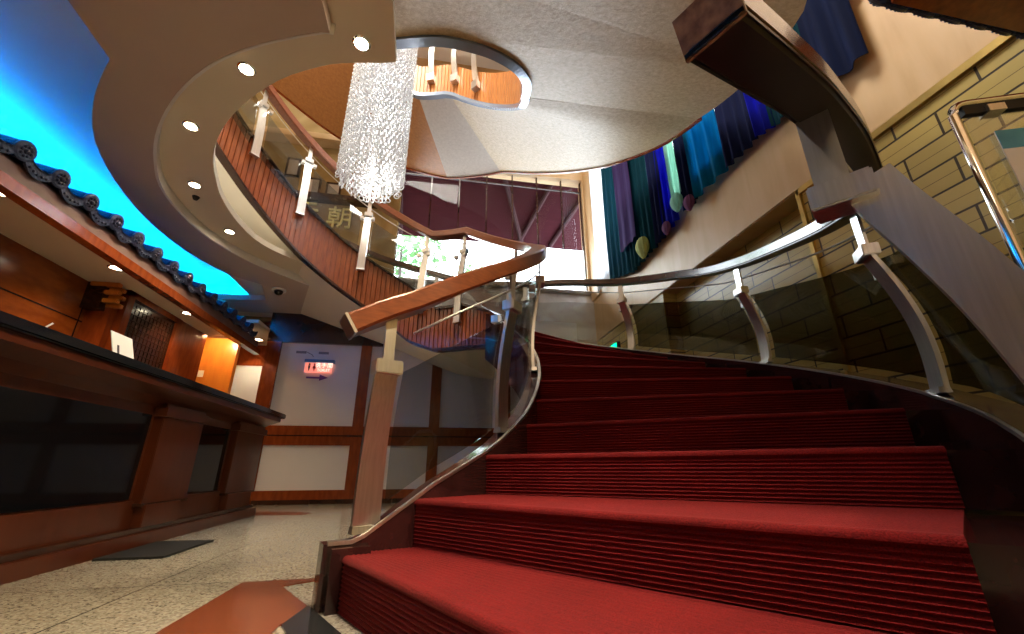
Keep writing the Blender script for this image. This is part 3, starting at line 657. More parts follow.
# outer railing
RO = thing('stair_railing', 'outer stair railing with red wood handrail, bowed steel posts and smoked glass', 'railing', (1.9, 1.3, 0.5))
near = [(0.40, 0.405, 1.135), (0.60, 0.495, 1.195), (0.86, 0.625, 1.29), (1.29, 0.87, 1.44)]
far = [tuple(P(t, rro(t), railz_out(t))) for t in (-35, -30, -24, -16, -8, 0, 8, 16, 24, 32, 40, 48, 56, 66, 76, 86, 96, 108)]
rp_ = crom(near+far, 6)
handrail(rp_, 0.102, 0.075, M['rail_dark'], RO)
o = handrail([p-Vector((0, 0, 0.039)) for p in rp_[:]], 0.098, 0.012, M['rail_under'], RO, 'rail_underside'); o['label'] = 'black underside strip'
po = [-50, -31, -6, 23, 50, 76, 101]
for t in po[1:]: post(RO, t, rro, railz_out, 1)
def near_newel():
    c = Vector((0.885, 0.62, 0))-er(-54)*0.03; u = er(-54); v = et(-54); zb = 1.015; zf = 0.40
    def W(a, b, z): q = c+u*a+v*b; return Vector((q.x, q.y, z))
    cl = [(0.050, zb+0.02), (0.078, 0.955), (0.108, 0.88), (0.138, 0.80), (0.168, 0.71), (0.194, 0.61), (0.216, 0.51), (0.226, zf)]
    cl = crom([(a, 0, z) for a, z in cl], 4); secs = []
    for i, p in enumerate(cl):
        t = (cl[min(i+1, len(cl)-1)]-cl[max(i-1, 0)]).normalized(); n = Vector((-t.z, 0, t.x))
        a, b = p+n*0.048, p-n*0.048
        secs.append([W(a.x, -0.011, a.z), W(b.x, -0.011, b.z), W(b.x, 0.011, b.z), W(a.x, 0.011, a.z)])
    bm = bmesh.new(); loft(bm, secs); leg = finish('post', bm, M['steel'], RO, True, 30)
    bm = bmesh.new(); loft(bm, [[W(-0.036, -0.008, zb), W(0.030, -0.008, zb), W(0.030, 0.008, zb), W(-0.036, 0.008, zb)], [W(-0.036, -0.008, 1.25), W(0.030, -0.008, 1.25), W(0.030, 0.008, 1.25), W(-0.036, 0.008, 1.25)]]); finish('upright', bm, M['steel'], leg)
    bm = bmesh.new(); loft(bm, [[W(-0.052, -0.04, z_), W(0.066, -0.04, z_), W(0.066, 0.04, z_), W(-0.052, 0.04, z_)] for z_ in (zb-0.03, zb+0.032)])
    bmesh.ops.bevel(bm, geom=bm.edges[:], offset=0.004, segments=2, affect='EDGES'); finish('bracket_block', bm, M['steel'], leg)
near_newel()
bm = bmesh.new(); t_ = (rp_[1]-rp_[0]).normalized(); s_ = Vector((t_.y, -t_.x, 0)).normalized(); u_ = s_.cross(t_); u_ = u_ if u_.z > 0 else -u_
loft(bm, [[rp_[0]+t_*k+s_*a+u_*b for a, b in ((-0.051, -0.045), (0.051, -0.045), (0.051, 0.0375), (-0.051, 0.0375))] for k in (-0.007, -0.0005)])
o = finish('end_cap', bm, M['burl'], RO); o['label'] = 'marbled brown end face'
for a, b in zip(po, po[1:]): glass(RO, a+1.6, b-1.6, rro, railz_out, 1, M['smoked_glass'] if a < 20 else M['rail_glass'])
bm = bmesh.new(); tube(bm, crom([(0.9, 0.64, 1.12), (1.30, 0.88, 1.26)], 4)[:-1]+[P(t, rro(t), railz_out(t)-0.145) for t in frange(-36, 101, 2)], 0.006, 6); finish('cable', bm, M['steel'], RO, True)

# inner railing
RI = thing('stair_railing', 'inner stair railing winding around the well, orange wood handrail on bowed steel posts', 'railing', (-0.25, 1.8, 0.2))
ths = frange(-69.5, 45, 3)+frange(47, 62, 3)+frange(64, 165, 3)
handrail([P(t, rri(t), railz_in(t)) for t in ths], 0.12, 0.085, M['wood'], RI)
_h = [P(t, rri(t), railz_in(t)) for t in (-69.5, -68.5)]
_t = (_h[1]-_h[0]).normalized(); _s = Vector((_t.y, -_t.x, 0)).normalized(); _u = _s.cross(_t); _u = _u if _u.z > 0 else -_u
bm = bmesh.new(); loft(bm, [[_h[0]+_t*k+_s*a+_u*b for a, b in ((-0.061, -0.044), (0.061, -0.044), (0.061, 0.044), (-0.061, 0.044))] for k in (-0.012, -0.0005)])
o = finish('end_cap', bm, M['steel'], RI); o['label'] = 'steel plate closing the lower rail end'
pi_ = [-63.5, -38, -13, 16, 46.5, 65, 92, 119, 140, 160]
for t in pi_: post(RI, t, rri, railz_in, -1, 0.10 if t < 0 else 0.085, 0.045, base_off=0.06 if t < 40 else 0.075, side='upper' if t > 40 else 'in', bow=0.025)
for i, (a, b) in enumerate(zip(pi_, pi_[1:])): glass(RI, a+2.6, b-2.6, rri, railz_in, -1, M['grey_glass'], base_off=0.06, bow=0.025)
bm = bmesh.new(); tube(bm, [P(t, rri(t), railz_in(t)-0.145) for t in frange(-60, 160, 2)], 0.006, 6); finish('cable', bm, M['steel'], RI, True)

# ------------------------------------------------------------------ second turn: textured slab, soffits, oculus
def zsi(t): return interp([(-2, 3.918), (4, 3.99), (33, 4.74), (56, 5.33), (61, 5.40), (75, 5.46), (87, 5.66), (110, 6.05), (150, 6.9)], t)
def zso(t): return interp([(-2, 3.925), (8, 4.12), (25, 4.54), (43, 5.05), (57, 5.42), (75, 5.48), (87, 5.68), (106, 6.0), (123, 6.40), (150, 6.9)], t)
def rso(t): return interp([(-2, 3.49), (10, 3.46), (20, 3.44)], t)
def zpl(x, y): return max(2.96, 3.82+0.0184*(x-2.44)+0.4825*(y-2.82))
U2 = thing('stair_flight', 'second turn of the stair seen from below, textured soffit around the round well', 'staircase', (-0.9, 4.8, 4.5))
def soffit2(t0, t1, mat, step=3):
    bm = bmesh.new(); ths = frange(t0, t1, step)
    secs = []
    for t in ths:
        a = P(t, 1.64, zsi(t)); b = P(t, rso(t), zso(t)); secs.append([a, b, b+Vector((0, 0, 0.12)), a+Vector((0, 0, 0.12))])
    loft(bm, secs); return finish('soffit', bm, mat, U2, True, 30)
soffit2(-2, 58, M['stucco']); soffit2(58, 75, M['stucco_pale']); soffit2(75, 150, M['stucco_brown'])
bm = bmesh.new(); helix_box(bm, frange(-2, 150, 3), lambda t: rso(t)-0.005, lambda t: rso(t)+0.03, lambda t: zso(t)-0.02, lambda t: zso(t)+0.35); finish('stringer', bm, M['panel_wood'], U2, True, 30)
fascia(-2, 150, 1.60, lambda t: zsi(t)+0.55, lambda t: zsi(t)+0.0, M['slat_light'], U2)
bm = bmesh.new(); helix_box(bm, frange(-2, 150, 3), lambda t: 1.585, lambda t: 1.66, lambda t: zsi(t)-0.03, lambda t: zsi(t)+0.03); finish('fascia_lip', bm, M['steel_blue'], U2, True, 30)
# textured slab over the near part, sloping down towards the entrance
e_in = [(-0.59, 2.51), (-0.46, 2.43), (-0.12, 2.31), (0.15, 2.33), (0.35, 2.40), (0.55, 2.55), (0.68, 2.75), (0.725, 2.94)]
outp = [P(t, 3.49 if t > -30 else 3.46, 0) for t in range(-2, -39, -3)]
outf = [P(t, 3.46, 0) for t in (-38, -44, -50, -56, -62, -70, -80, -90)]
inl = crom([(x, y, 0) for x, y in e_in], 4)
endp = P(-2, 1.64, 0)
rimp = [tuple(v)[:2] for v in inl]+[(endp.x, endp.y)]
loop = [(-4.4, 1.03), (outf[0].x, 1.03)]+[(p.x, p.y) for p in reversed(outp)]+list(reversed(rimp))+[(-0.9, 2.55), (-4.4, 2.55)]
bm = bmesh.new(); vs_ = [Vector((p[0], p[1], 0)) for p in loop]; tr_ = tessellate_polygon([vs_]); n_ = len(vs_)
lo_ = [bm.verts.new((p.x, p.y, zpl(p.x, p.y))) for p in vs_]; hi_ = [bm.verts.new((p.x, p.y, zpl(p.x, p.y)+0.2)) for p in vs_]
for t in tr_: bm.faces.new([lo_[i] for i in t]); bm.faces.new([hi_[i] for i in reversed(t)])
for i in range(n_): bm.faces.new((lo_[i], lo_[(i+1) % n_], hi_[(i+1) % n_], hi_[i]))
plate(bm, [[(-4.4, 1.03), (outf[0].x, 1.03)]+[(p.x, p.y) for p in outf[1:]]+[(-0.9, -3.1), (-4.4, -3.1)]], 2.96, 3.16)
struct(finish('ceiling_textured', bm, M['stucco']), 'textured gold brown sloping ceiling')
bm = bmesh.new(); pts = crom([(x, y, 0) for x, y in [(-0.9, 2.55)]+e_in+[(endp.x, endp.y)]], 5)
secs = []
for i, p in enumerate(pts):
    t = (pts[min(i+1, len(pts)-1)]-pts[max(i-1, 0)]).normalized(); nrm = Vector((-t.y, t.x, 0)); z_ = zpl(p.x, p.y)
    secs.append([Vector((p.x, p.y, z_-0.03))-nrm*0.01, Vector((p.x, p.y, z_-0.03))+nrm*0.07, Vector((p.x, p.y, z_+0.30))+nrm*0.07, Vector((p.x, p.y, z_+0.30))-nrm*0.01])
loft(bm, secs); struct(finish('trim_8', bm, M['steel_blue']), 'blue grey metal rim of the round ceiling opening')
# upper railing posts seen through the opening
RU = thing('stair_railing', 'upper stair railing posts seen through the round ceiling opening', 'railing', (-0.4, 4.7, 5.9))
def post_up(t):
    z0 = zsi(t)+0.30; r = 1.60; bm = bmesh.new(); secs = []
    for i in range(9):
        u = i/8; z = z0+0.95*u; rr = r-0.03-0.07*math.sin(math.pi*min(1, u*1.1))+0.02*u
        c = P(t, rr, z); a = et(t)*0.04; b = er(t)*0.012; secs.append([c-a-b, c+a-b, c+a+b, c-a+b])
    loft(bm, secs); p = finish('post', bm, M['steel'], RU, True, 30)
    bm = bmesh.new(); c = P(t, r-0.04, z0+0.02); a = et(t)*0.05; b = er(t)*0.04; k = Vector((0, 0, 0.12))
    loft(bm, [[c-a-b-k, c+a-b-k, c+a+b-k, c-a+b-k], [c-a-b, c+a-b, c+a+b, c-a+b]]); finish('foot', bm, M['steel'], p)
for t in (40, 54, 68, 84, 100, 118): post_up(t)
handrail([P(t, 1.58, zsi(t)+1.28) for t in frange(30, 125, 4)], 0.1, 0.07, M['wood'], RU)
# upper ornament ceiling disc
bm = bmesh.new(); cyl(bm, (0.2, 5.6, 8.6), 0.9, 0.4, 32); struct(finish('ceiling_upper_drum', bm, M['white']))

# ------------------------------------------------------------------ chandelier
CHX, CHY = -0.66, 3.20
CH = thing('chandelier', 'tall cylindrical chandelier of glittering crystal ring strands hanging in the stair well', 'chandelier', (CHX, CHY, 5.3))
def ring_chain(n):
    bm = bmesh.new(); pitch = 0.047
    for i in range(n):
        zc = -i*pitch; rr = 0.0235; tr = 0.0062
        ax = i % 2
        secs = []
        for k in range(8):
            a = k*math.pi/4
            if ax == 0: c = Vector((rr*math.cos(a), 0, zc+rr*math.sin(a))); e1 = Vector((math.cos(a), 0, math.sin(a))); e2 = Vector((0, 1, 0))
            else:
                q = 0.6; c = Vector((rr*math.cos(a)*q, rr*math.cos(a)*0.8, zc+rr*math.sin(a))); e1 = Vector((math.cos(a)*q, math.cos(a)*0.8, math.sin(a))).normalized(); e2 = Vector((0.8, -q, 0))
            secs.append([c+tr*(math.cos(b)*e1+math.sin(b)*e2) for b in (0, 2.094, 4.189)])
        loft(bm, secs, closed=True)
    me = bpy.data.meshes.new('crystal_strand'); bmesh.ops.recalc_face_normals(bm, faces=bm.faces[:]); bm.to_mesh(me); bm.free()
    me.materials.append(M['crystal']); me.polygons.foreach_set('use_smooth', [True]*len(me.polygons)); return me
chains = {n: ring_chain(n) for n in (52, 54, 55, 56)}
idx = 0
for (rad, cnt, ns) in ((0.265, 44, (52, 54)), (0.20, 30, (54, 55)), (0.12, 16, (55, 56))):
    for i in range(cnt):
        a = i*2*math.pi/cnt+rad*3
        me = chains[ns[(i // 2) % 2]]
        o = bpy.data.objects.new('crystal_strand', me); COL.objects.link(o); o.parent = CH
        o.location = (rad*math.cos(a), rad*math.sin(a), -0.02); o.rotation_euler = (0, 0, a+math.pi/2)
bm = bmesh.new(); cyl(bm, (CHX, CHY, 5.3), 0.34, 0.05, 40); cyl(bm, (CHX, CHY, 5.35), 0.05, 0.1, 16); finish('canopy_plate', bm, M['chrome'], CH, True)
bm = bmesh.new(); tube(bm, [(CHX, CHY, 5.35), (CHX, CHY, 9.0)], 0.012, 8); finish('suspension_cable', bm, M['steel'], CH)
bm = bmesh.new(); cyl(bm, (CHX, CHY, 2.85), 0.018, 2.4, 12); finish('lamp_tube', bm, M['crystal_core'], CH)
for z in (2.9, 3.5, 4.1, 4.7):
    l = point('chandelier_lamp_light', (CHX+0.06, CHY, z), 4.5, (1.0, 0.93, 0.82), 0.05); l.parent = CH; l.matrix_parent_inverse = Matrix.Translation(-CH.location)

# ------------------------------------------------------------------ reception counter
RC = thing('reception_counter', 'long dark reddish wood reception counter with black stone top', 'counter', (-1.8, 2.5, 0))
Y0, Y1 = -2.6, 5.08
mbox('body', M['counter_wood'], RC, -2.15, -1.815, Y0, 5.0, 0.10, 0.95)
mbox('countertop', M['granite'], RC, -2.25, -1.60, Y0, Y1, 0.955, 1.005, 0.008)
bm = bmesh.new()
loft(bm, [[(-1.63, y, 0.955), (-1.63, y, 0.915), (-1.74, y, 0.88), (-1.83, y, 0.83), (-1.90, y, 0.955)] for y in (Y0, 5.02)])
finish('cornice', bm, M['counter_wood'], RC)
mbox('plinth', M['counter_wood'], RC, -2.15, -1.71, Y0, 5.02, 0.0, 0.075)
mbox('plinth_ledge', M['dark_wood'], RC, -2.15, -1.745, Y0, 5.01, 0.075, 0.105)
mbox('lower_rail', M['counter_wood'], RC, -1.90, -1.795, Y0, 5.0, 0.105, 0.26)
def pillar(y0, y1):
    p = mbox('pillar', M['counter_wood'], RC, -1.90, -1.755, y0, y1, 0.24, 0.86, 0.004)
    mbox('pillar_base', M['counter_wood'], p, -1.90, -1.735, y0+0.02, y1-0.10, 0.105, 0.235, 0.004)
    mbox('pillar_band', M['dark_wood'], p, -1.90, -1.748, y0-0.01, y1+0.01, 0.225, 0.243)
    mbox('pillar_cap', M['counter_wood'], p, -1.90, -1.735, y0-0.02, y1+0.02, 0.775, 0.83)
for y0, y1 in ((0.9, 1.45), (3.20, 3.72), (4.35, 4.98)): pillar(y0, y1)
for y0, y1 in ((-2.4, 0.85), (1.5, 3.16), (3.78, 4.30)):
    mbox('front_panel', M['black'], RC, -1.83, -1.806, y0, y1, 0.27, 0.78)
# things on the counter
bm = bmesh.new()
loft(bm, [[(-1.80, 2.68, 1.006), (-1.795, 2.68, 1.006), (-1.795, 2.86, 1.006), (-1.80, 2.86, 1.006)], [(-1.86, 2.67, 1.20), (-1.855, 2.67, 1.20), (-1.855, 2.85, 1.20), (-1.86, 2.85, 1.20)]])
SG = thing('paper_sign', 'white paper notice standing upright on the black counter top', 'sign', (-1.8, 2.77, 1.006)); finish('card', bm, M['paper'], SG)
rot = Matrix(((0, 0, 1, 0), (1, 0, 0, 0), (0, 1, 0, 0), (0, 0, 0, 1)))
bm = bmesh.new()
loft(bm, [[(-1.8135, 2.705, 1.075), (-1.8135, 2.72, 1.075), (-1.827, 2.72, 1.125), (-1.827, 2.705, 1.125)], [(-1.8115, 2.705, 1.075), (-1.8115, 2.72, 1.075), (-1.825, 2.72, 1.125), (-1.825, 2.705, 1.125)]])
finish('printed_line', bm, M['ink'], SG)
bm = bmesh.new(); box(bm, -1.86, -1.72, 2.22, 2.40, 1.006, 1.020, 0.002); tag(finish('paper_stack', bm, M['paper']), 'thin stack of white papers lying on the black counter top', 'paper')
bm = bmesh.new(); box(bm, -1.84, -1.74, 3.05, 3.22, 1.006, 1.014, 0.002); tag(finish('paper_stack', bm, M['paper']), 'small flat white slip on the counter behind the upright notice', 'paper')
t = thing('document_tray', 'black tray frame with a beige card on the counter near the left edge', 'tray', (-1.98, 2.08, 1.006))
bm = bmesh.new(); box(bm, -2.06, -2.03, 1.98, 2.30, 1.006, 1.14, 0.004); box(bm, -2.06, -1.90, 1.98, 2.00, 1.006, 1.10, 0.004); box(bm, -2.06, -1.90, 2.28, 2.30, 1.006, 1.10, 0.004); finish('frame', bm, M['matte_black'], t)
mbox('card', M['beige'], t, -2.028, -2.02, 2.02, 2.26, 1.01, 1.10)
bm = bmesh.new(); tube(bm, [(-1.86, 2.20, 1.01), (-1.80, 2.235, 1.10)], 0.004, 8); tag(finish('pen', bm, M['paper']), 'slim white pen leaning beside the black document tray', 'pen')

# ------------------------------------------------------------------ reception backdrop
bm = bmesh.new(); box(bm, -3.35, -3.25, -3.1, 6.05, 0, 2.40); struct(finish('wall_reception', bm, M['reception_wood']), 'reddish wood wall behind the reception')
bm = bmesh.new()
for y in (-1.6, 0.4, 2.0, 3.25, 4.25): box(bm, -3.252, -3.246, y, y+0.012, 0, 2.2)
box(bm, -3.252, -3.246, -3.1, 4.4, 1.72, 1.732)
struct(finish('trim_9', bm, M['dark_wood']))
bm = bmesh.new(); box(bm, -3.30, -2.60, -3.1, 5.90, 2.10, 2.16); struct(finish('ceiling_reception', bm, M['cream']), 'cream soffit above the reception')
bm = bmesh.new(); box(bm, -2.58, -2.50, -3.1, 6.36, 1.975, 2.05); struct(finish('trim_10', bm, M['panel_wood']), 'red brown beam in front of the reception soffit')
bm = bmesh.new(); box(bm, -3.30, -2.60, -3.1, 6.36, 2.19, 2.22); box(bm, -2.595, -2.55, -3.1, 6.36, 2.05, 2.17); struct(finish('wall_eave', bm, M['mauve_shaded']))
for y, lab in ((2.75, 'lit downlight in the reception soffit at the left edge'), (3.85, 'lit downlight in the reception soffit above the wooden bracket'), (5.0, 'lit downlight in the reception soffit in front of the lattice door')):
    downlight(-2.79, y, 2.10, 12, lab, 'reception downlights', r=0.05, col=WARM2)
# lattice door, panel wall and passage
bm = bmesh.new(); box(bm, -3.30, -3.05, 4.30, 5.90, 0, 2.15); struct(finish('wall_reception_side', bm, M['panel_wood']), 'wood wall holding the lattice door')
dr = mbox('door_1', M['dark_wood'], None, -3.05, -3.02, 4.47, 5.22, 0, 2.06); struct(dr, 'dark lattice door behind the counter')
bm = bmesh.new()
for i in range(12): box(bm, -3.02, -3.014, 4.50+0.06*i, 4.508+0.06*i, 1.0, 2.0)
for i in range(17): box(bm, -3.02, -3.013, 4.48, 5.20, 1.0+0.06*i, 1.008+0.06*i)
finish('lattice', bm, M['dark_wood'], dr)
bm = bmesh.new(); box(bm, -3.05, -2.99, 4.38, 4.47, 0, 2.12); box(bm, -3.05, -2.99, 5.22, 5.30, 0, 2.12); box(bm, -3.05, -2.99, 4.38, 5.30, 2.04, 2.12); finish('door_frame', bm, M['panel_wood'], dr)
bm = bmesh.new(); box(bm, -3.30, -3.00, 5.32, 5.90, 0, 2.15); struct(finish('wall_pier', bm, M['panel_wood']), 'dark wood pier beside the passage')
bm = bmesh.new(); box(bm, -3.60, -2.80, 6.35, 6.43, 0, 2.31); struct(finish('wall_orange', bm, M['orange_wood']), 'orange veneer wall in the lit passage')
bm = bmesh.new(); box(bm, -3.45, -2.3, 7.10, 7.2, 0, 2.75); struct(finish('wall_passage_end', bm, M['panel_wood']))
dr = mbox('door_2', M['white'], None, -3.20, -2.585, 7.05, 7.10, 0, 1.96); struct(dr, 'white door at the end of the passage')
mbox('door_frame', M['panel_wood'], dr, -3.25, -2.45, 7.04, 7.095, 1.96, 2.07)
bm = bmesh.new(); box(bm, -3.60, -2.42, 5.92, 7.12, 2.31, 2.36); box(bm, -3.60, -2.60, 5.90, 5.92, 2.15, 2.36); struct(finish('ceiling_alcove', bm, M['cream']))
downlight(-2.95, 5.98, 2.31, 110, 'bright downlight over the orange wall of the passage', 'passage downlights', r=0.06, col=WARM2)
downlight(-2.72, 6.75, 2.31, 14, 'bright downlight in front of the white passage door', 'passage downlights', r=0.06, col=WARM)
pl_ = point('alcove_fill_light', (-2.95, 6.02, 2.18), 14, WARM2, 0.06)  # added fill with no fixture of its own, brightens the orange wall
sw_ = mbox('light_switch', M['paper'], None, -3.22, -3.15, 6.342, 6.35, 1.63, 1.72, 0.002); tag(sw_, 'small white light switch on the orange wood wall', 'light switch')
# bracket of stacked wooden blocks
BK = thing('wooden_bracket', 'carved orange wood bracket of stacked blocks under the reception soffit', 'bracket', (-3.2, 4.42, 2.0))
for i, (dy, dz, L_) in enumerate(((0.0, 0.08, 0), (0.07, 0.05, 0), (0.02, 0.01, 0), (0.09, -0.02, 0), (0.03, -0.07, 0), (0.09, -0.10, 0))):
    mbox('block', M['orange_wood'], BK, -3.22, -2.98, 4.20+dy, 4.20+dy+0.05, 1.98+dz, 2.02+dz, 0.006)
mbox('backing', M['dark_wood'], BK, -3.25, -3.10, 4.22, 4.30, 1.84, 2.14)

# ------------------------------------------------------------------ tiled eave above the counter
def eave(name, label, n, place, thing_loc, spacing=0.262):
    E = thing(name, label, 'roof eave', thing_loc)
    rd = 0.064
    def cyl_tile():
        bm = bmesh.new(); secs = []
        for x, r_ in ((-0.42, 0.055), (-0.02, 0.058), (-0.012, rd), (0.0, rd), (0.004, rd-0.012), (0.004, 0.001)):
            secs.append([(x, r_*math.cos(a*math.pi/9), r_*math.sin(a*math.pi/9)) for a in range(18)])
        loft(bm, secs)
        for k in range(8):      # moulded boss on the round end
            a = k*math.pi/4; bmesh.ops.create_uvsphere(bm, u_segments=6, v_segments=4, radius=0.010, matrix=Matrix.Translation((0.006, 0.030*math.cos(a), 0.030*math.sin(a))))
        bmesh.ops.create_uvsphere(bm, u_segments=8, v_segments=6, radius=0.016, matrix=Matrix.Translation((0.006, 0, 0)))
        me = bpy.data.meshes.new('round_tile'); bmesh.ops.recalc_face_normals(bm, faces=bm.faces[:])
        for f in bm.faces:
            if f.calc_center_median().x > -0.008: f.material_index = 1
        bm.to_mesh(me); bm.free(); me.materials.append(M['tile']); me.materials.append(M['tile_end']); return me
    def drip_tile():
        bm = bmesh.new(); W_ = spacing-0.06
        prof = []
        for i in range(13):
            u = i/12; y = (u-0.5)*W_; prof.append((y, -0.045-0.055*math.sin(math.pi*u)**0.8))
        top = [(-W_/2, -0.02)]
        ring = [(0, y, z) for y, z in prof]+[(0, y, z+0.055-0.015*math.cos((y/W_)*math.pi)) for y, z in [(p[0], -0.045-0.03*math.cos(p[0]/W_*math.pi)) for p in reversed(prof)]]
        loft(bm, [ring, [(x-0.016, y, z) for x, y, z in ring]])
        # trough running back
        tr = [(0.0, y, -0.012-0.035*math.cos(y/W_*math.pi)) for y in [(-0.5+k/8)*W_ for k in range(9)]]
        ring = tr+[(x, y, z+0.014) for x, y, z in reversed(tr)]
        loft(bm, [ring, [(x-0.42, y, z) for x, y, z in ring]])
        for k in (-2, -1, 0, 1, 2): bmesh.ops.create_uvsphere(bm, u_segments=6, v_segments=4, radius=0.009, matrix=Matrix.Translation((0.002, k*0.03, -0.062-0.006*(2-abs(k)))))
        me = bpy.data.meshes.new('drip_tile'); bmesh.ops.recalc_face_normals(bm, faces=bm.faces[:])
        for f in bm.faces:
            if f.calc_center_median().x > -0.02: f.material_index = 1
        bm.to_mesh(me); bm.free(); me.materials.append(M['tile']); me.materials.append(M['tile_end']); return me
    ct, dt = cyl_tile(), drip_tile()
    for i in range(n):
        for nm, me, off in (('round_tile', ct, 0.0), ('drip_tile', dt, 0.5)):
            o = bpy.data.objects.new(nm, me); COL.objects.link(o); o.parent = E; o.matrix_parent_inverse = Matrix.Translation(-E.location)
            o.matrix_basis = place(i+off)
    return E
slope = Matrix.Rotation(R(14), 4, 'Y')
eave('tiled_eave', 'dark blue glazed tile eave with round tile ends running above the reception', 26,
     lambda i: Matrix.Translation((-2.50, -0.63+i*0.262, 2.245)) @ slope, (-2.5, 2.5, 2.2))
eave('tiled_eave', 'black tile eave with red wood board overhead at the upper right corner', 6,
     lambda i: Matrix.Translation((1.97+i*0.16, 1.03, 2.54)) @ Matrix.Rotation(R(90), 4, 'Z') @ slope @ Matrix.Scale(0.72, 4), (2.4, 0.9, 2.6), 0.262) if True else None
bm = bmesh.new(); box(bm, 1.95, 2.88, 0.0, 0.97, 2.44, 2.48); o = finish('eave_board', bm, M['panel_wood']); o.parent = [x for x in bpy.data.objects if x.name == 'tiled_eave.001'][0]; o.matrix_parent_inverse = Matrix.Translation(-o.parent.location)

# ------------------------------------------------------------------ curtains on the right
def bottom_z(y): return interp([(1.2, 3.16), (1.7, 3.16), (2.6, 3.31), (3.6, 3.31), (4.6, 3.22), (5.2, 3.18), (5.6, 3.30), (6.1, 3.42)], y)
cols = {'teal': mat_cloth('teal_velvet', (0.006, 0.07, 0.12), 0.35), 'navy': mat_cloth('navy_velvet', (0.003, 0.010, 0.055), 0.25), 'blue': mat_cloth('royal_blue_cloth', (0.004, 0.008, 0.40), 0.5),
        'cyan': mat_cloth('bright_teal_cloth', (0.0, 0.20, 0.36), 0.6), 'purple': mat_cloth('purple_cloth', (0.075, 0.045, 0.16), 0.45), 'dark_purple': mat_cloth('dark_purple_velvet', (0.008, 0.014, 0.07), 0.25),
        'mint': mat_cloth('mint_cloth', (0.40, 0.66, 0.55), 0.6), 'green': mat_cloth('dark_green_velvet', (0.001, 0.045, 0.070), 0.3), 'sheer': mat_cloth('white_sheer', (0.85, 0.88, 0.92), 0.75), 'pink': mat_cloth('mauve_cloth', (0.20, 0.08, 0.18), 0.4), 'lime': mat_cloth('lime_cloth', (0.50, 0.55, 0.22), 0.4)}
def curtain(y0, y1, c, label, z_top=6.9, dz=0.0, x=2.80, amp=0.026, pleat=0.11, flat=None, wob=0.0):
    bm = bmesh.new(); ny = max(8, int((y1-y0)/0.014)); nz = 14; G = []
    ph = random.random()*6
    for s in (0, 1):
        g = []
        for i in range(ny+1):
            y = y0+(y1-y0)*i/ny; zb = (flat if flat is not None else bottom_z(y))+dz+wob*math.sin(y*40); col_ = []
            for j in range(nz+1):
                u = j/nz; z = zb+(z_top-zb)*u
                yy = y+0.012*math.sin(z*1.7+ph); a = amp*(1.0-0.25*u)
                xx = x+a*math.sin(2*math.pi*(y-y0)/pleat+ph+0.5*math.sin(z*1.1))+0.35*a*math.sin(2*math.pi*(y-y0)/(pleat*2.7)+ph*2)+0.006*s
                col_.append(bm.verts.new((xx, yy, z)))
            g.append(col_)
        G.append(g)
    for g in G:
        for i in range(ny):
            for j in range(nz): bm.faces.new((g[i][j], g[i+1][j], g[i+1][j+1], g[i][j+1]))
    for i in range(ny): bm.faces.new((G[0][i][0], G[0][i+1][0], G[1][i+1][0], G[1][i][0]))
    for i in (0, ny):
        for j in range(nz): bm.faces.new((G[0][i][j], G[0][i][j+1], G[1][i][j+1], G[1][i][j]))
    return tag(finish('curtain', bm, cols[c], None, True, 60), label, 'curtain', 'hanging coloured curtains')
curtain(6.00, 6.55, 'sheer', 'white sheer curtain at the window corner beside the teal drape', flat=3.43, amp=0.015, pleat=0.08)
curtain(5.20, 6.00, 'teal', 'dark teal drape, farthest of the coloured curtains', dz=0.0, pleat=0.16)
curtain(4.86, 5.36, 'purple', 'pale purple drape with scalloped lower edge hanging over teal ones', flat=3.58, x=2.72, amp=0.012, pleat=0.25, wob=0.01)
curtain(4.50, 5.22, 'green', 'dark green drape between the purple one and the dark purple one', pleat=0.12)
curtain(4.22, 4.52, 'dark_purple', 'narrow dark purple drape left of the royal blue one', pleat=0.10)
curtain(3.92, 4.24, 'blue', 'vivid royal blue drape, the brightest blue strip', pleat=0.14, x=2.79)
curtain(3.76, 3.93, 'mint', 'narrow pale mint green drape beside the royal blue one', flat=3.56, x=2.76, amp=0.015, pleat=0.1)
curtain(3.54, 3.78, 'navy', 'dark navy drape between mint and bright teal strips', pleat=0.1)
curtain(3.02, 3.56, 'cyan', 'bright cyan teal drape glowing with daylight', pleat=0.2, x=2.79, amp=0.03)
curtain(2.60, 3.04, 'dark_purple', 'blackish purple drape right of the bright cyan one', pleat=0.12)
curtain(2.42, 2.62, 'blue', 'slim deep blue strip near the handrail beam', pleat=0.1, x=2.80)
curtain(1.95, 2.44, 'green', 'dark green drape partly behind the near handrail', pleat=0.14)
curtain(1.60, 1.97, 'navy', 'navy drape above the near handrail end, bunched low', pleat=0.17, dz=-0.02)
def swag(name, y, z, s, c, label):
    bm = bmesh.new(); secs = []
    for i in range(9):
        u = i/8; rr = s*(0.25+0.75*math.sin(math.pi*min(1, 0.15+u*0.85)))*(1 if u < 0.7 else 1.0); zz = z+s*(1.0-2.3*u)
        secs.append([(2.74+0.6*rr*math.cos(a*math.pi/10)*(1+0.18*math.sin(a*2.5)), y+rr*math.sin(a*math.pi/10)*(1+0.18*math.sin(a*3.1)), zz) for a in range(20)])
    loft(bm, secs); return tag(finish(name, bm, cols[c], None, True, 60), label, 'fabric bundle')
swag('fabric_rosette', 4.74, 3.34, 0.13, 'lime', 'lime green gathered fabric bundle at the lower edge beside the purple drape')
swag('fabric_rosette', 3.84, 3.46, 0.10, 'mint', 'mint green gathered bundle at the bottom of the mint strip')
swag('fabric_tassel', 4.12, 3.27, 0.075, 'pink', 'mauve fabric tail hanging below the royal blue drape')
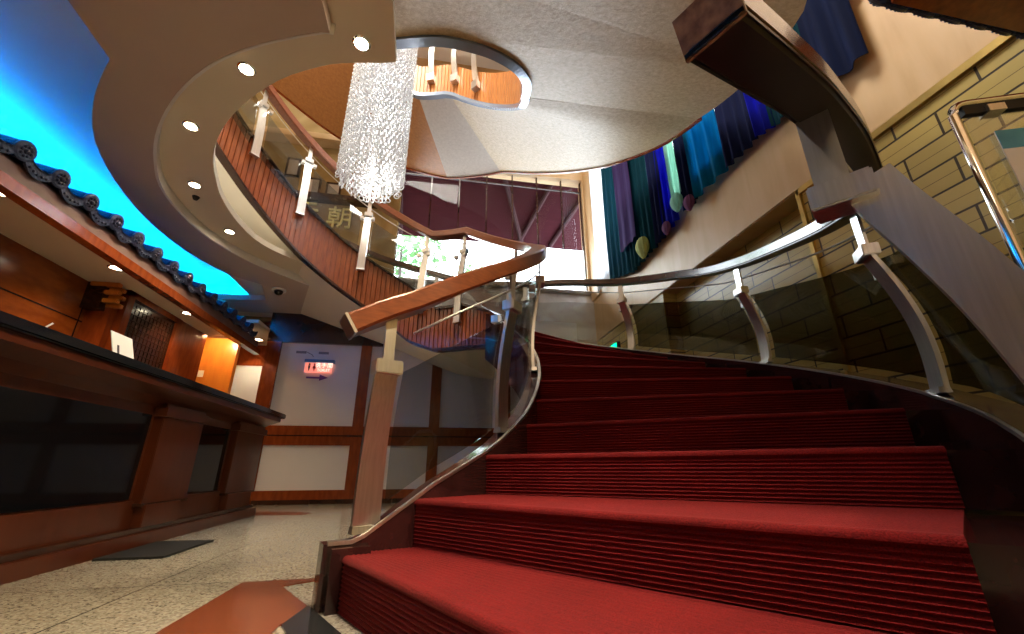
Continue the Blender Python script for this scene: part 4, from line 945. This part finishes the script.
swag('fabric_tassel', 3.62, 3.30, 0.08, 'pink', 'mauve fabric tail hanging below the navy drape')
bm = bmesh.new(); tube(bm, [(2.80, 1.2, 6.92), (2.80, 6.6, 6.92)], 0.02, 10); tag(finish('curtain_rod', bm, M['brass']), 'long rod carrying the coloured curtains', 'curtain rod')

# ------------------------------------------------------------------ sign, lettering, pictures
SN = thing('toilet_sign', 'small glowing pink red toilet sign with arrow on the white panel wall', 'sign', (-1.7, 6.36, 1.85))
FR = Matrix.Rotation(R(90), 4, 'X')
mbox('housing', M['skyblue_plastic'], SN, -1.88, -1.47, 6.33, 6.40, 1.89, 1.935, 0.004)
mbox('lit_panel', M['sign_glow'], SN, -1.87, -1.50, 6.36, 6.375, 1.745, 1.89)
text_mesh('lettering', '洗手間', 0.082, M['sign_white'], SN, (-1.61, 6.355, 1.850), FR, 0.002)
text_mesh('lettering', 'TOILET', 0.055, M['sign_white'], SN, (-1.61, 6.355, 1.782), FR, 0.002)
for i, x in enumerate((-1.81, -1.74)):
    bm = bmesh.new(); cyl(bm, (0, 0, 0), 0.014, 0.003, 10); bmesh.ops.transform(bm, matrix=Matrix.Translation((x, 6.356, 1.865)) @ Matrix.Rotation(R(90), 4, 'X'), verts=bm.verts[:])
    pts = [(-0.018, 0.03), (0.018, 0.03), (0.030 if i else 0.016, -0.03), (0.010, -0.03), (0.010, -0.07), (-0.010, -0.07), (-0.010, -0.03), (-0.030 if i else -0.016, -0.03)]
    loft(bm, [[(x+a*0.8, 6.352, 1.825+b*0.75) for a, b in pts], [(x+a*0.8, 6.356, 1.825+b*0.75) for a, b in pts]]); finish('figure', bm, M['sign_red'] if i else M['ink'], SN)
bm = bmesh.new(); a = [(-1.84, 1.690), (-1.66, 1.690), (-1.66, 1.725), (-1.54, 1.68), (-1.66, 1.635), (-1.66, 1.665), (-1.84, 1.665)]
loft(bm, [[(x, 6.390, z) for x, z in a], [(x, 6.396, z) for x, z in a]]); finish('arrow', bm, M['violet'], SN)
for (x0, x1) in ((-2.03, -1.89), (-1.72, -1.58)):
    mbox('small_label', M['grey_print'], SN, x0, x1, 6.392, 6.397, 2.03, 2.065)
bm = bmesh.new(); tube(bm, [(-1.88, 6.39, 2.05), (-1.80, 6.385, 2.01), (-1.78, 6.37, 1.98)], 0.004, 6); finish('wire', bm, M['ink'], SN)

t = thing('exit_sign', 'small green glowing exit sign low on the brick wall', 'sign', (2.86, 6.25, 2.2))
mbox('housing', M['matte_black'], t, 2.84, 2.90, 6.05, 6.45, 2.16, 2.36, 0.004); mbox('lit_face', M['exit'], t, 2.832, 2.84, 6.07, 6.43, 2.18, 2.34)

LT = thing('wall_lettering', 'large gilt Chinese characters mounted on the golden marble wall', 'lettering', (-2.1, 6.97, 4.4))
for ch, x, z in (('元', -2.47, 4.76), ('朝', -1.88, 4.69)):
    text_mesh('character', ch, 0.46, M['goldleaf'], LT, (x, 6.965, z), FR, 0.02)
def picture(x, z, w_, h_, label):
    t = thing('picture_frame', label, 'picture', (x, 6.97, z), 'pictures on the marble wall')
    bm = bmesh.new()
    for x0, x1, z0, z1 in ((x, x+w_, z, z+0.03), (x, x+w_, z+h_-0.03, z+h_), (x, x+0.03, z, z+h_), (x+w_-0.03, x+w_, z, z+h_)): box(bm, x0, x1, 6.95, 6.998, z0, z1)
    finish('frame', bm, M['dark_wood'], t); mbox('picture', M['landing_stone'], t, x+0.03, x+w_-0.03, 6.97, 6.998, z+0.03, z+h_-0.03)
picture(-2.62, 5.15, 0.32, 0.36, 'dark framed picture nearest the left on the upper marble wall'); picture(-2.20, 5.15, 0.26, 0.30, 'small dark framed picture left of the chandelier'); picture(-2.95, 5.5, 0.24, 0.4, 'tall narrow framed picture high on the marble wall')
bm = bmesh.new(); box(bm, -2.9, -1.1, 6.80, 6.998, 5.00, 5.10, 0.005); tag(finish('wall_shelf', bm, M['dark_wood']), 'long dark wood ledge above the gilt characters', 'shelf')
bm = bmesh.new(); box(bm, -4.4, -1.0, 6.75, 6.998, 6.25, 6.38, 0.005); struct(finish('trim_11', bm, M['beige']))

# ------------------------------------------------------------------ notice stand at the right edge
NS = thing('notice_stand', 'chrome tube notice stand with a blue and white poster behind glass', 'stand', (1.92, 0.88, 0))
p0 = Vector((1.88, 0.91, 0)); dx = Vector((0.935, -0.355, 0)).normalized(); wd = 0.62
def S(u, z, d=0.0): v = p0+dx*u+Vector((-dx.y, dx.x, 0))*d; return Vector((v.x, v.y, z))
bm = bmesh.new(); pts = [S(0, 0.03), S(0, 1.70)]+[S(0.05*(1-math.cos(a)), 1.70+0.05*math.sin(a)) for a in (0.4, 0.8, 1.2, 1.57)]+[S(wd-0.05, 1.75)]+[S(wd-0.05+0.05*math.sin(a), 1.70+0.05*math.cos(a)) for a in (0.4, 0.8, 1.2, 1.57)]+[S(wd, 0.03)]
tube(bm, pts, 0.016, 12); finish('frame', bm, M['chrome'], NS, True, 60)
bm = bmesh.new()
for u in (0, wd): loft(bm, [[S(u-0.02, 0.0, -0.22), S(u+0.02, 0.0, -0.22), S(u+0.02, 0.03, -0.22), S(u-0.02, 0.03, -0.22)], [S(u-0.02, 0.0, 0.22), S(u+0.02, 0.0, 0.22), S(u+0.02, 0.03, 0.22), S(u-0.02, 0.03, 0.22)]])
finish('foot', bm, M['chrome'], NS)
def slabS(name, mat, u0, u1, z0, z1, d0, d1, par):
    bm = bmesh.new(); loft(bm, [[S(u0, z0, d0), S(u1, z0, d0), S(u1, z1, d0), S(u0, z1, d0)], [S(u0, z0, d1), S(u1, z0, d1), S(u1, z1, d1), S(u0, z1, d1)]]); return finish(name, bm, mat, par)
slabS('top_channel', M['matte_black'], 0.03, wd-0.03, 1.695, 1.735, -0.012, 0.012, NS)
slabS('clip', M['steel'], 0.10, 0.155, 1.69, 1.72, -0.022, 0.022, NS)
slabS('clip', M['steel'], wd-0.155, wd-0.10, 1.69, 1.72, -0.022, 0.022, NS)
slabS('glass_sheet', M['clear_glass'], 0.03, wd-0.03, 0.45, 1.70, -0.003, 0.003, NS)
ps = slabS('poster', M['paper'], 0.095, wd-0.10, 0.62, 1.605, -0.008, -0.004, NS)
slabS('poster_header', M['poster_blue'], 0.095, wd-0.10, 1.525, 1.605, -0.010, -0.008, ps)

# ------------------------------------------------------------------ outside the window
ex = thing('awning', 'maroon awning outside the upper part of the big window', 'awning', (0.9, 8.2, 4.9))
bm = bmesh.new(); loft(bm, [[(-4.0, 7.26, 6.9), (5.0, 7.26, 6.9), (5.0, 7.30, 6.9), (-4.0, 7.30, 6.9)], [(-4.0, 8.90, 5.62), (5.0, 8.90, 5.62), (5.0, 8.94, 5.62), (-4.0, 8.94, 5.62)], ])
finish('canvas', bm, mat_cloth('maroon_canvas', (0.055, 0.011, 0.017), 0.35), ex)
bm = bmesh.new()
for a, b in (((1.2, 7.5, 6.6), (1.9, 8.84, 5.60)), ((2.4, 7.5, 6.6), (1.8, 8.84, 5.60)), ((3.3, 7.5, 6.6), (2.6, 8.84, 5.60)), ((-1.0, 7.28, 6.7), (-1.0, 8.84, 5.60))): tube(bm, [a, b], 0.05, 8)
finish('frame', bm, basic('maroon_metal', (0.03, 0.006, 0.010), 0.9), ex)
def tree(x, y, z, s, label):
    t = thing('street_tree', label, 'tree', (x, y, 0)); bm = bmesh.new()
    for _ in range(420):
        v = Vector((random.gauss(0, 1), random.gauss(0, 1), random.gauss(0, 1))).normalized()*s*random.random()**0.4
        c = Vector((x, y, z))+Vector((v.x, v.y, v.z*0.9)); n = Vector((random.random()-.5, random.random()-.5, random.random()-.5)).normalized(); u = n.orthogonal().normalized(); w_ = n.cross(u); q = s*0.09
        bm.faces.new([bm.verts.new(c+u*q*a+w_*q*0.6*b) for a, b in ((-1, 0), (0, -1), (1, 0), (0, 1))])
    finish('crown', bm, M['leaf'], t)
    bm = bmesh.new(); tube(bm, [(x, y, -0.1), (x+0.1, y, z*0.5), (x, y, z)], [0.14, 0.1, 0.04], 8); finish('trunk', bm, M['dark_wood'], t)
tree(-1.4, 13.0, 7.7, 1.6, 'green tree outside at the left end of the big window'); tree(0.95, 13.5, 6.9, 0.6, 'small round green tree outside beyond the middle of the window')
bm = bmesh.new(); box(bm, -40, 40, 9.3, 60, -0.2, -0.1); struct(finish('ground_outside', bm, M['white_house']))
